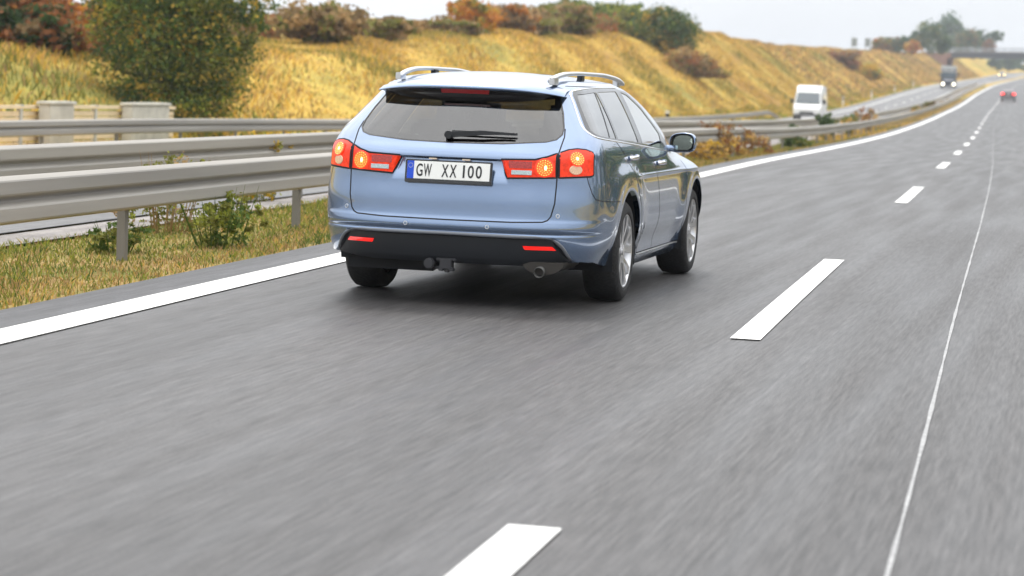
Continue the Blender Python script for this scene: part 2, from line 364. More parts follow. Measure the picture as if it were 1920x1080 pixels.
# --- ribbons that follow the skin: panel gaps and trim strips
def ribbon(name,paths,width,mtl,parent,off=.0012,thick=0):
    if len(paths)>1 or len(paths[0][1])>1:
        for pth,mir in paths:
            for sd in mir:
                if parent is car and name=='lamp_seal' and pth is paths[0][0]:ribbon(name,[(pth,(sd,))],width,mtl,tg,off,thick)
                else:ribbon(name,[(pth,(sd,))],width,mtl,parent,off,thick)
        return
    V=[];Fc=[];o=0
    for pth,mir in paths:
        P_=np.array([surf(s,z) for s,z in pth]);ds=1e-3
        n=np.cross(np.array([surf(min(s+ds,3),z)-surf(max(s-ds,0),z) for s,z in pth]),np.array([surf(s,min(z+ds,1.6))-surf(s,max(z-ds,.18)) for s,z in pth]))*sg
        n/=np.linalg.norm(n,axis=1,keepdims=True)+1e-12;T=np.gradient(P_,axis=0);T/=np.linalg.norm(T,axis=1,keepdims=True)+1e-12
        B=np.cross(n,T);q=[(-.5,0),(-.35,1),(.35,1),(.5,0)]
        for sd in mir:
            vv=np.stack([P_+B*width*u+n*(off if thick==0 else (0 if k==0 else thick)) for u,k in q],1)
            if sd<0:vv=vv*[-1,1,1]
            m_=len(P_)
            V.append(vv.reshape(-1,3))
            for i in range(m_-1):
                for j in range(3):
                    f=[o+i*4+j,o+(i+1)*4+j,o+(i+1)*4+j+1,o+i*4+j+1];Fc.append(f if sd>0 else f[::-1])
            o+=m_*4
    return npmesh(name,np.concatenate(V),Fc,mtl,parent,True)
def rp(P_,c=False): return [(s_of_x(max(x,0),z),z) for x,z in dens(P_,.012,c)]
def sp(P_,c=False): return [(s_of_y(y,z),z) for y,z in dens(P_,.02,c)]
B2=(1,-1)
ribbon('tailgate_gap',[(rp([(0,.536)]+TG_[1:10]),B2)],.008,GAPM,tg)
ribbon('bumper_gap',[(sp(BG_),B2)],.005,GAPM,bu)
ribbon('door_gap',[(sp(DR_[0:9]),B2),(sp(DR_[8:10]+DR_[10:14]),B2),(sp(DF_[0:6]),B2)],.007,GAPM,car)
ribbon('glass_seal',[(rp([(0,1.003)]+RG_[2:9]),B2)],.010,BLK,tg,.001)
ribbon('lamp_seal',[(rp(TI_,True),B2),(rp(TO_,True),B2)],.011,GAPM,car,.0052)
ribbon('chrome_trim',[(sp(smoothp([(2.90,.940),(2.5,.951),(1.64,.996),(.95,1.030),(.74,1.040),(.50,1.052),(.39,1.064),(.360,1.105),(.42,1.172),(.52,1.258),(.59,1.325),(.68,1.352),(1.2,1.368),(1.9,1.372)],2)),B2)],.013,CHR,car,.003,.004)
ribbon('diffuser_edge',[(rp(smoothp([(0,.454),(.47,.450),(.60,.449),(.66,.432),(.70,.395),(.722,.35),(.738,.315)],2)),B2)],.020,mat('grey_strip',(.16,.17,.19),.3,.3),bu,.004,.005)
ribbon('sill_edge',[(sp([(1.72,.262),(3.36,.262)]),B2)],.012,SAT,car,.004,.004)
ribbon('roof_gap',[([(s,1.372) for s in np.linspace(s_of_x(.55,1.372),1.9,60)],B2)],.006,GAPM,car)
# --- generic disc on the skin
def onskin(x,z,sd=1,push=0.):
    s=s_of_x(x,z);P_=surf(s,z);n=np.cross(surf(s+1e-3,z)-surf(s-1e-3,z),surf(s,z+1e-3)-surf(s,z-1e-3))*sg;n/=np.linalg.norm(n);P_=P_+n*push
    if sd<0:P_=P_*[-1,1,1];n=n*[-1,1,1]
    return Vector(P_),Vector(n)
def frame(P_,n):
    q=n.to_track_quat('Z','Y');M=Matrix.Translation(P_)@q.to_matrix().to_4x4()
    u=Vector((0,0,1));y_=(u-n*u.dot(n)).normalized();x_=y_.cross(n)
    return Matrix(((x_.x,y_.x,n.x,P_.x),(x_.y,y_.y,n.y,P_.y),(x_.z,y_.z,n.z,P_.z),(0,0,0,1)))
ORG=mat('lamp_orange',(.8,.10,.01),.2,emit=((1,.075,.006),.75),coat=.5);DOT=mat('lamp_bulb_dots',(1,.5,.1),.3,emit=((1,.34,.045),1.7));CORE=mat('lamp_core',(1,.8,.4),.3,emit=((1,.66,.20),2.8))
WHT=mat('reverse_lens',(.45,.55,.57),.15,coat=1,noise=(220,.35));AMB=mat('indicator_lens',(.75,.48,.30),.15,coat=1,noise=(260,.35));RFX=mat('reflex_lens',(.42,.045,.04),.3,coat=.2,noise=(130,.35));RINGM=mat('lamp_ring',(.55,.02,.01),.2,emit=((1,.05,.01),.9))
def disc(bm,M,rx,ry,h,seg=32,mi=0):
    r=bmesh.ops.create_cone(bm,cap_ends=True,segments=seg,radius1=1,radius2=.93,depth=1,matrix=M@Matrix.Translation((0,0,h/2))@Matrix.Diagonal((rx,ry,h,1)))
    for v in r['verts']:
        for f in v.link_faces:f.material_index=mi
def lampdots(bm,M,rx,ry,h,rings,cx=0):
    for rr,n in rings:
        for i in range(n):
            t=2*math.pi*(i+.5*(rr*10%2))/n;disc(bm,M@Matrix.Translation((cx+rx*rr*math.cos(t),ry*rr*math.sin(t),h)),.0031,.0031,.002,8,1)
for sd in B2:
    tl=emit_part('tail_light',[2],LENS,tg,(sd,),.004);to=emit_part('tail_light',[3],LENS,car,(sd,),.005)
    P_,n=onskin(.578,.873,sd,.004);M=frame(P_,n);bm=bmesh.new()
    disc(bm,M,.058,.058,.003,40,3);disc(bm,M,.052,.053,.005,40,0);lampdots(bm,M,.052,.053,.005,[(.86,18),(.60,13),(.38,8)],0)
    disc(bm,M@Matrix.Translation((.006,0,.005)),.009,.015,.003,20,2)
    obj('lamp_cluster',bm,[ORG,DOT,CORE,RINGM],tl)
    P_,n=onskin(.752,.932,sd,.005);M=frame(P_,n);bm=bmesh.new()
    disc(bm,M,.056,.048,.003,36,3);disc(bm,M,.051,.043,.005,36,0);lampdots(bm,M,.051,.043,.005,[(.86,16),(.60,12),(.38,7)],0);disc(bm,M@Matrix.Translation((0,0,.005)),.010,.011,.003,16,2)
    obj('lamp_cluster',bm,[ORG,DOT,CORE,RINGM],to)
    P_,n=onskin(.750,.866,sd,.005);M=frame(P_,n);bm=bmesh.new()
    disc(bm,M,.046,.030,.004,36,0);obj('indicator',bm,AMB,to)
    V=[];st=np.linspace(.370,.505,14)
    for x in st:
        for z in(.866,.887,.908):V.append(tuple(onskin(x-.10*max(0,z-.866)*(x<.40),z,sd,.0062)[0]))
    Fc=[[i*3+j,(i+1)*3+j,(i+1)*3+j+1,i*3+j+1] for i in range(13) for j in range(2)]
    if sd<0:Fc=[f[::-1] for f in Fc]
    npmesh('reflex_panel',V,Fc,RFX,tl,False)
    # reversing strip follows the skin
    V=[];st=np.linspace(.385,.505,12)
    for x in st:
        for z,pu in((.826,.006),(.828,.010),(.852,.010),(.854,.006)):V.append(onskin(x+(.5-x)*0,z,sd,pu)[0])
    Fc=[[i*4+j,(i+1)*4+j,(i+1)*4+j+1,i*4+j+1] for i in range(11) for j in range(3)]
    if sd<0:Fc=[f[::-1] for f in Fc]
    npmesh('reversing_light',np.array([tuple(v) for v in V]),Fc,WHT,tl,False)
    # parking sensors and reflectors
    for x,z in((.257,.503),(.668,.584)):
        P_,n=onskin(x,z,sd,.0);bm=bmesh.new();M=frame(P_,n);disc(bm,M,.0135,.0135,.004,20,0);disc(bm,M@Matrix.Translation((0,0,.004)),.008,.008,.0015,16,1)
        obj('parking_sensor',bm,[SAT,PAINT],bu)
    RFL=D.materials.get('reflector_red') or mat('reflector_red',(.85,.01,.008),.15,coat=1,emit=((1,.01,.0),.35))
    V=[];m_=12
    for i in range(m_):
        t=i/(m_-1)
        for z,k in((.397,0),(.386,.3),(.374,.6)):
            x=(.468+.02*k)+( .170+.022*(k/.6)-.02*k)*t;V.append(tuple(onskin(x,z,sd,.007)[0]))
    Fc=[[i*3+j,(i+1)*3+j,(i+1)*3+j+1,i*3+j+1] for i in range(m_-1) for j in range(2)]
    if sd<0:Fc=[f[::-1] for f in Fc]
    npmesh('reflector',V,Fc,RFL,bu,False)
# --- roof spoiler
xs=np.linspace(-.60,.60,49);rings=[]
bm=bmesh.new()
for x in xs:
    u=abs(x)/.60;k=1-u**3
    zl=1.350-.042*u**3.2;yl=.265+.16*u**3-.0;th=.017*k+.003
    s=s_of_x(abs(x)*.97,min(1.385,1.385-.04*u**4));Pt=surf(s,1.385-.045*u**4)
    ytop,ztop=float(Pt[1]),float(Pt[2])
    zg=zl-th-.003-.071*k;Pg=surf(s_of_x(abs(x)*.97,zg),zg)
    yg=float(Pg[1])
    rings.append([bm.verts.new(q) for q in((x*.98,ytop+.14,ztop+.014),(x*.98,ytop+.02,ztop+.008),(x*.99,(ytop+yl)/2-.01,(ztop+zl)/2+.011),(x,yl,zl),(x,yl-.004,zl-.008),(x,yl,zl-th),
        (x,yl+.012,zl-th-.004),(x,yl+.035,zl-th-.034*k),(x*.99,yg-.004,zg),(x*.98,ytop+.02,ztop-.05))])
for i in range(len(xs)-1):
    for j in range(9):
        f=bm.faces.new((rings[i][j],rings[i+1][j],rings[i+1][j+1],rings[i][j+1]));f.material_index=0 if j<6 else 1;f.smooth=j!=5
spo=obj('roof_spoiler',bm,[PAINT,BLK],tg)
spo.data.update()
V=[];RB=mat('brake_strip',(.22,.012,.014),.25,coat=1)
bm=bmesh.new()
for x in np.linspace(-.155,.155,13):
    u=abs(x)/.6;zl=1.350-.042*u**3.2;yl=.265+.16*u**3
    V.append([bm.verts.new(q) for q in((x,yl+.004,zl-.021),(x*.97,yl+.016,zl-.046))])
for i in range(12):bm.faces.new((V[i][0],V[i+1][0],V[i+1][1],V[i][1]))
obj('brake_light',bm,RB,spo)
# --- number plate
pl=bmesh.new();MP=Matrix.Translation((0,-.052,.826))@Matrix.Rotation(math.radians(-8),4,'X')
box(pl,(0,0,-.003),(.548,.016,.142));bmesh.ops.transform(pl,matrix=MP,verts=pl.verts)
plate=obj('number_plate',pl,BLK,tg,bevel=.005)
bm=bmesh.new();box(bm,(0,-.0095,.004),(.520,.004,.108));bmesh.ops.transform(bm,matrix=MP,verts=bm.verts);obj('plate_face',bm,mat('plate_white',(.80,.80,.77),.35),plate,bevel=.0015)
bm=bmesh.new();box(bm,(-.238,-.0115,.004),(.042,.003,.108));bmesh.ops.transform(bm,matrix=MP,verts=bm.verts);obj('country_band',bm,mat('eu_blue',(.0,.06,.55),.4),plate)
bm=bmesh.new()
for i in range(12):
    t=math.pi*i/6;disc(bm,MP@Matrix.Translation((-.238+.0135*math.cos(t),-.0132,.030+.0135*math.sin(t)))@Matrix.Rotation(math.pi/2,4,'X'),.0019,.0019,.0008,5)
obj('star_ring',bm,mat('star_yellow',(.9,.8,.25),.5),plate)
PLK=mat('plate_ink',(.012,.012,.014),.5)
def text(body_,x,z,hgt,wid):
    cu=D.curves.new('t','FONT');cu.body=body_;cu.size=1;cu.align_x='CENTER';cu.align_y='CENTER';cu.extrude=.003;cu.offset=.012
    o=D.objects.new('t',cu);COL.objects.link(o);bpy.context.view_layer.update()
    me=D.meshes.new_from_object(o.evaluated_get(bpy.context.evaluated_depsgraph_get()));D.objects.remove(o)
    xs_=[v.co.x for v in me.vertices];ys_=[v.co.y for v in me.vertices];cx,cy=(min(xs_)+max(xs_))/2,(min(ys_)+max(ys_))/2
    sx_=wid/(max(xs_)-min(xs_));sy_=hgt/(max(ys_)-min(ys_))
    M=MP@Matrix.Translation((x,-.0125,z))@Matrix.Rotation(math.pi/2,4,'X')@Matrix.Diagonal((sx_,sy_,.3,1))@Matrix.Translation((-cx,-cy,0))
    me.transform(M);me.materials.clear();o=link('plate_lettering',me,plate,PLK);return o
for ch,x,w_ in(('G',-.181,.040),('W',-.130,.050),('X',-.020,.043),('X',.031,.043),('1',.098,.012),('0',.142,.038),('0',.192,.038)):
    text(ch if ch!='1' else 'I',x,.004,.077,w_)
for x in(-.11,.10):                                # plate lamps under the tailgate lip
    bm=bmesh.new();box(bm,(x,-.022,.902),(.05,.012,.008));obj('plate_light',bm,mat('plate_lamp',(.7,.6,.5),.4,emit=((1,.75,.5),.15)),tg,bevel=.002)
# --- rear wiper
bm=bmesh.new()
Pa,_=onskin(.035,1.034,-1,.022);Pb,_=onskin(.375,1.050,1,.028);Pm,_=onskin(.17,1.046,1,.034)
sweep(bm,[tuple(Pa),tuple(Pm),tuple(Pb)],[[(-.009,-.019),(.009,-.019),(.009,.016),(-.009,.016)],[(-.009,-.014),(.009,-.015),(.009,.013),(-.009,.013)],[(-.006,-.006),(.006,-.006),(.005,.004),(-.005,.004)]])
cyl(bm,Pa,.024,.035,'Y',20)
wip=obj('rear_wiper',bm,GREYPL,tg,bevel=.003)
bm=bmesh.new();pa=[]
for t in np.linspace(0,1,9):
    x=-.02+.405*t;z=1.058-.004*t;P_,n=onskin(abs(x)+1e-4,z,1 if x>0 else -1,.014);pa.append(tuple(P_))
sweep(bm,pa,[(-.006,-.005),(.006,-.005),(.004,.010),(-.004,.010)]);obj('wiper_blade',bm,BLK,wip)
# --- roof rails
for sd in B2:
    pts=[];n=27
    for i in range(n):
        t=i/(n-1);y=.50+t*2.2;zz=pchip([0,.06,.2,.4,.65,.85,.95,1],[1.400,1.424,1.449,1.456,1.455,1.440,1.422,1.402],t)
        x=pchip([0,.3,1],[.487,.505,.525],t);pts.append((sd*float(x),y,float(zz)))
    bm=bmesh.new();sweep(bm,pts,[(-.013,-.013),(.013,-.013),(.017,0),(.010,.013),(-.010,.013),(-.017,0)])
    rl=obj('roof_rail',bm,SAT,car,True)
    for y,h,l,z in((.56,.045,.13,1.398),(1.38,.05,.09,1.425),(2.62,.05,.12,1.405)):
        bm=bmesh.new();vv=box(bm,(sd*.498,y,z),(.034,l,h));obj('rail_foot',bm,[SAT,GREYPL][y>1 and y<2],rl,bevel=.004)
# --- mirrors
for sd in B2:
    bm=bmesh.new();c=Vector((.955,2.86,1.003));rg=[]
    for k,(dy,sc_) in enumerate(((-.055,.93),(-.045,1.0),(0,1.02),(.05,.93),(.09,.7),(.115,.35))):
        ring=[]
        for i in range(32):
            t=2*math.pi*i/32;cx=math.copysign(abs(math.cos(t))**.62,math.cos(t));sz=math.copysign(abs(math.sin(t))**.62,math.sin(t))
            rx=.098 if cx>0 else .098;ring.append(bm.verts.new((c.x+rx*cx*sc_,c.y+dy+.02*cx*0-.03*cx,c.z+.070*sz*sc_-(.010 if cx<0 else 0)*sc_*abs(cx))))
        rg.append(ring)
    for k in range(5):
        for i in range(32):bm.faces.new((rg[k][i],rg[k][(i+1)%32],rg[k+1][(i+1)%32],rg[k+1][i]))
    bm.faces.new(rg[-1])
    gl=bmesh.new();ring=[]
    r0=[v.co.copy() for v in rg[0]]
    inner=[bm.verts.new(c+(q-c)*.86+Vector((0,.022,0))) for q in r0]
    for i in range(32):
        f=bm.faces.new((rg[0][i],rg[0][(i+1)%32],inner[(i+1)%32],inner[i]));f.material_index=1
    gv=[gl.verts.new(c+(q-c)*.80+Vector((0,.016+(q.z-c.z)*.10,0))) for q in r0];gl.faces.new(gv)
    # arm to the door
    box(bm,(.845,2.86,.958),(.12,.07,.045))
    if sd<0:
        for q in(bm,gl):bmesh.ops.scale(q,verts=q.verts,vec=(-1,1,1))
    mo=obj('wing_mirror',bm,[PAINT,BLK],car,True);obj('mirror_glass',gl,mat('mirror_silver',(.62,.72,.66),.03,1.0),mo)
# --- wheels
def wheel():
    e=[]
    bm=bmesh.new();lathe(bm,[(-.120,.235),(-.123,.25),(-.118,.295),(-.096,.318),(-.05,.325),(.05,.325),(.088,.318),(.108,.297),(.113,.262),(.110,.240),(.09,.232),(-.09,.225)],'X',closed=True,seg=72);e.append(('tyre',bm,RUB,True))
    bm=bmesh.new();lathe(bm,[(.100,.240),(.106,.236),(.104,.228),(.085,.222),(.02,.205),(-.09,.215),(-.1,.235)],'X',seg=64);e.append(('rim',bm,RIM,True))
    bm=bmesh.new()
    for k in range(5):
        a0=2*math.pi*k/5+.3
        for off in(-1,1):
            prof=[]
            for r,hw,xo in((.035,.020,.078),(.08,.015,.080),(.15,.017,.090),(.225,.026,.096)):
                da=(.010 if r<.1 else .020+.030*(r-.1)/.12)*off/ r*1.3
                prof.append((r,hw,xo,a0+da))
            top=[];bot=[]
            for r,hw,xo,a_ in prof:
                for sg_,L in((-1,top),(1,bot)):
                    cx=Vector((0,r*math.cos(a_),r*math.sin(a_)));tn=Vector((0,-math.sin(a_),math.cos(a_)))
                    L.append((cx+tn*hw*sg_,xo))
            A=[bm.verts.new(Vector((x+.006,0,0))+c_) for c_,x in top];B=[bm.verts.new(Vector((x+.006,0,0))+c_) for c_,x in bot]
            A2=[bm.verts.new(Vector((x-.032,0,0))+c_) for c_,x in top];B2_=[bm.verts.new(Vector((x-.032,0,0))+c_) for c_,x in bot]
            for i in range(3):
                bm.faces.new((A[i],A[i+1],B[i+1],B[i]));bm.faces.new((A[i],A[i+1],A2[i+1],A2[i]));bm.faces.new((B[i],B[i+1],B2_[i+1],B2_[i]))
    e.append(('spokes',bm,RIM,False))
    bm=bmesh.new();cyl(bm,(.07,0,0),.052,.035,'X',32);cyl(bm,(.09,0,0),.028,.012,'X',24)
    for k in range(5):
        t=2*math.pi*k/5+.3+math.pi/5;cyl(bm,(.085,.038*math.cos(t),.038*math.sin(t)),.007,.012,'X',8)
    e.append(('hub',bm,RIM,False))
    bm=bmesh.new();cyl(bm,(.0,0,0),.145,.012,'X',40);cyl(bm,(-.05,0,0),.215,.01,'X',40);e.append(('brake_disc',bm,mat('brake_iron',(.10,.095,.09),.5,.7),False))
    return e
wh=D.objects.new('wheel',None);COL.objects.link(wh);wh.parent=car;wh.location=(.795,1.075,.325);wh.empty_display_size=.1
wm=None
for nme,bm,m_,sm in wheel():
    o=obj(nme,bm,m_,wh,sm)
for x,y,rz in((.792,3.76,0),(-.795,1.075,math.pi),(-.792,3.76,math.pi)):
    c=copy_tree(wh);c.parent=car;c.location=(x,y,.325);c.rotation_euler=(.4*y if x>0 else 0,0,rz)
# --- arch liners, floor, tow hitch, exhaust
for sd in B2:
    for yc,R_ in((1.06,.392),(3.70,.396)):
        bm=bmesh.new();A=[];B=[]
        for t in np.linspace(-.3,math.pi+.3,40):
            q=(yc+R_*math.cos(t),.33+R_*math.sin(t));A.append(bm.verts.new((sd*.895,*q)));B.append(bm.verts.new((sd*.58,*q)))
        for i in range(39):bm.faces.new((A[i],A[i+1],B[i+1],B[i]))
        bm.faces.new(B);obj('wheel_arch_liner',bm,DRK,car)
bm=bmesh.new();box(bm,(0,3.0,.245),(1.18,3.0,.05));box(bm,(0,.95,.375),(1.02,1.3,.06));box(bm,(0,2.4,.235),(1.6,1.75,.05));box(bm,(0,.36,.42),(1.10,.35,.16));box(bm,(-.42,.45,.26),(.55,.5,.07),Matrix.Rotation(.12,4,'X'))
cyl(bm,(0,1.1,.29),.04,1.3,'X',12);box(bm,(.0,4.3,.25),(1.4,.5,.06))
obj('underbody',bm,DRK,car)
HT=mat('hitch_metal',(.045,.045,.05),.55,.5)
bm=bmesh.new();box(bm,(-.005,.0,.262),(.075,.07,.062));box(bm,(-.005,.0,.290),(.125,.05,.016));box(bm,(-.005,.16,.30),(.07,.3,.05));cyl(bm,(.0,-.01,.225),.018,.03,'Z',12);box(bm,(.03,-.01,.228),(.03,.05,.02));box(bm,(-.035,-.01,.228),(.03,.05,.02))
th=obj('tow_hitch',bm,HT,car,bevel=.004)
bm=bmesh.new();cyl(bm,(-.108,-.015,.262),.033,.06,'Y',24);cyl(bm,(-.108,-.048,.262),.027,.012,'Y',24);box(bm,(-.07,.02,.235),(.08,.03,.02));obj('trailer_socket',bm,HT,th,bevel=.002)
bm=bmesh.new()
pts=[(.590+.130*math.cos(t),.03,.300-.078*math.sin(t)) for t in np.linspace(0,math.pi,24)];poly(bm,pts,(0,.5,0))
ex=obj('silencer',bm,mat('silencer_steel',(.055,.050,.045),.5,.7),car)
bm=bmesh.new();lathe(bm,[(.0,.028),(.0,.033),(.2,.033),(.2,.028)],'Y',(.575,-.01,.262),24,closed=True);bmesh.ops.rotate(bm,cent=(.575,.19,.262),matrix=Matrix.Rotation(.12,3,'X'),verts=bm.verts);obj('exhaust_pipe',bm,mat('pipe_steel',(.10,.10,.095),.5,.8),ex,True)
# --- cabin
bm=bmesh.new();box(bm,(0,2.0,.62),(1.5,3.2,.04));box(bm,(0,3.35,.80),(1.45,.35,.28));box(bm,(0,1.05,.78),(1.35,.16,.45),Matrix.Rotation(-.2,4,'X'));box(bm,(0,.42,.85),(1.1,.5,.03))
obj('cabin_floor',bm,INT,car)
for x in(-.38,.38):
    bm=bmesh.new();box(bm,(x,2.15,.70),(.50,.50,.16));box(bm,(x,1.90,.98),(.48,.13,.52),Matrix.Rotation(-.22,4,'X'));st_=obj('front_seat',bm,INT,car,bevel=.04)
    bm=bmesh.new();box(bm,(x,1.80,1.26),(.27,.10,.17),Matrix.Rotation(-.15,4,'X'));cyl(bm,(x,1.83,1.16),.045,.12,'Z',8);obj('headrest',bm,INT,st_,bevel=.035)
for x in(-.42,.0,.42):
    bm=bmesh.new();box(bm,(x,1.12,1.06),(.26,.09,.13));obj('headrest',bm,INT,car,bevel=.03)
# ------------------------------------------------------------------ road alignment and ground
RY=[-400,-80,-40,-7,2.8,20.8,38.8,56.8,74.8,92.8,128.8,164.8,200.8,236.8,272.8,325,449,600,900,1500,4000]
RX=[12,4.2,3.0,2.18,1.85,1.30,.71,.05,-.6,-1.25,-2.6,-3.91,-5.15,-6.2,-7.15,-8.4,-10.3,-10.8,-8,5,60]
ZY=[-400,-80,30,56.8,74.8,92.8,110.8,128.8,146.8,164.8,182.8,200.8,218.8,236.8,254.8,272.8,325,449,600,900,1500,4000]
ZZ=[0,0,0,-.12,-.18,-.2,-.18,-.14,-.06,.03,.16,.31,.48,.69,.96,1.25,2.3,4.7,7.3,13,18,18]
xr=lambda y:pchip(RY,RX,y)
zr=lambda y:pchip(ZY,ZZ,y)
rng=np.random.default_rng(7);random.seed(5)
CL_Y=[-80,0,38,48,70,89,116,157,185,223,240,270,335,430,565,680,900,4000]
CL_L=[21,21,22,23,24,26,27,28,28.5,29,29,29,29,29,29,26,26,26]
CL_H=[1.35,1.4,1.55,1.8,2.4,3.0,3.95,5.05,5.8,6.6,6.55,6.15,5.6,5.25,5.3,5.1,4,3]
def opp(L,y):                                     # cross-fall of the far carriageway
    k=.030+.044*sst(20,160,y)-.015*sst(300,480,y);return -.08-(-7.0-L)*k
def gh(L,y):                                      # ground height above the road profile at lateral offset L
    L=np.asarray(L,float);y=np.asarray(y,float);L,y=np.broadcast_arrays(L,y)
    h=np.zeros(L.shape)
    med=-.16*sst(15,70,y)
    h=np.where((L<-4.1)&(L>-7.0),-.02+med*sst(4.1,5.0,-L)*(1-sst(6.2,7.0,-L))-.08*sst(5.8,7,-L),h)
    h=np.where((L<=-7.0)&(L>=-16.4),opp(L,y),h)
    foot=opp(-16.4,y);Lc=-pchip(CL_Y,CL_L,y);Hc=pchip(CL_Y,CL_H,y)
    t=np.clip((-17.6-L)/(-17.6-Lc),0,1)
    prof=np.where(t<.85,t*1.06,.901+.099*np.clip((t-.85)/.15,0,1))
    hl=foot-.02+(Hc-foot)*prof**1.05
    hl=hl+np.where(L<Lc,.012*(Lc-L)*np.exp(-(Lc-L)/150),0)
    h=np.where(L<-16.4,hl,h)
    h=np.where(L>6.3,-.03-.3*sst(6.3,9.5,L)+1.6*sst(11,24,L),h)
    return h
def wob(x,y):                                     # gentle unevenness
    return .5*np.sin(x*.31+1.7*np.sin(y*.045))+.5*np.sin(y*.12+x*.05)+.35*np.sin(x*.8+y*.33)+.25*np.sin(y*.61-x*.5)
Ls=np.array([-900,-500,-300,-200,-120,-80,-60,-50,-45,-41,-38,-36]+list(np.arange(-34,-16.3,.6))+[-16.35,-13,-10,-7.6,-7.05,-6.9,-6.5,-6,-5.5,-5,-4.6,-4.25,-4.05,-2,0,3,6.2,6.4,7,8,9.5,11,13,16,20,24,30,40,60,100,200,500,900],float)
Ys=np.concatenate([[-400,-300,-200,-140,-100],np.arange(-80,60,2.5),np.arange(60,300,4),np.arange(300,700,8),[720,760,800,900,1000,1200,1500,1900,2500,3200,4000]])
LL,YY=np.meshgrid(Ls,Ys,indexing='ij')
HH=zr(YY)+gh(LL,YY)-.012
slope=sst(17.2,20,-LL);HH+=slope*.22*wob(LL,YY)*np.where(-LL>60,.3,1)
HH-=np.where((LL>-16.2)&(LL<-7.1),.05,0)+np.where((LL>-4.0)&(LL<6.3),.05,0)

GX=xr(YY)+LL
Vq=np.stack([GX,YY,HH],-1).reshape(-1,3);nI,nJ=LL.shape;ix=np.arange(nI*nJ).reshape(nI,nJ)
Fq=np.stack([ix[:-1,:-1],ix[1:,:-1],ix[1:,1:],ix[:-1,1:]],-1).reshape(-1,4)
def patchy(name,cols,scale,rough=.95,stretch=(1,1,1),detail=7,bump=.5):
    m=D.materials.new(name);m.use_nodes=True;t=m.node_tree;b=t.nodes['Principled BSDF'];b.inputs['Roughness'].default_value=rough;b.inputs['Specular IOR Level'].default_value=.15
    g=t.nodes.new('ShaderNodeNewGeometry');mp=t.nodes.new('ShaderNodeMapping');mp.inputs['Scale'].default_value=stretch
    n=t.nodes.new('ShaderNodeTexNoise');n.inputs['Scale'].default_value=scale;n.inputs['Detail'].default_value=detail;n.inputs['Roughness'].default_value=.62
    r=t.nodes.new('ShaderNodeValToRGB');els=r.color_ramp.elements
    for i,(p_,c_) in enumerate(cols):
        e=els[i] if i<2 else els.new(p_)
        e.position=p_;e.color=(*c_,1)
    t.links.new(g.outputs['Position'],mp.inputs[0]);t.links.new(mp.outputs[0],n.inputs[0]);t.links.new(n.outputs[0],r.inputs[0]);t.links.new(r.outputs[0],b.inputs[0])
    n2=t.nodes.new('ShaderNodeTexNoise');n2.inputs['Scale'].default_value=scale*14;n2.inputs['Detail'].default_value=4;t.links.new(mp.outputs[0],n2.inputs[0])
    mm=t.nodes.new('ShaderNodeMix');mm.data_type='RGBA';mm.blend_type='MULTIPLY';mm.inputs[0].default_value=.55
    r2=t.nodes.new('ShaderNodeValToRGB');r2.color_ramp.elements[0].position=.3;r2.color_ramp.elements[0].color=(.45,.45,.45,1);r2.color_ramp.elements[1].position=.7;r2.color_ramp.elements[1].color=(1.25,1.25,1.25,1)
    t.links.new(n2.outputs[0],r2.inputs[0]);t.links.new(r.outputs[0],mm.inputs[6]);t.links.new(r2.outputs[0],mm.inputs[7]);t.links.new(mm.outputs[2],b.inputs[0])
    bp=t.nodes.new('ShaderNodeBump');bp.inputs['Strength'].default_value=bump;bp.inputs['Distance'].default_value=.08;t.links.new(n2.outputs[0],bp.inputs['Height']);t.links.new(bp.outputs[0],b.inputs['Normal'])
    return m
GRD=patchy('dry_meadow',[(.25,(.24,.14,.04)),(.75,(.36,.27,.05)),(.36,(.36,.21,.05)),(.46,(.50,.33,.065)),(.55,(.47,.34,.07)),(.64,(.24,.22,.05))],.13,stretch=(1,.35,1))
go=npmesh('ground',Vq,Fq,GRD,None,True);tag(go,kind='structure')
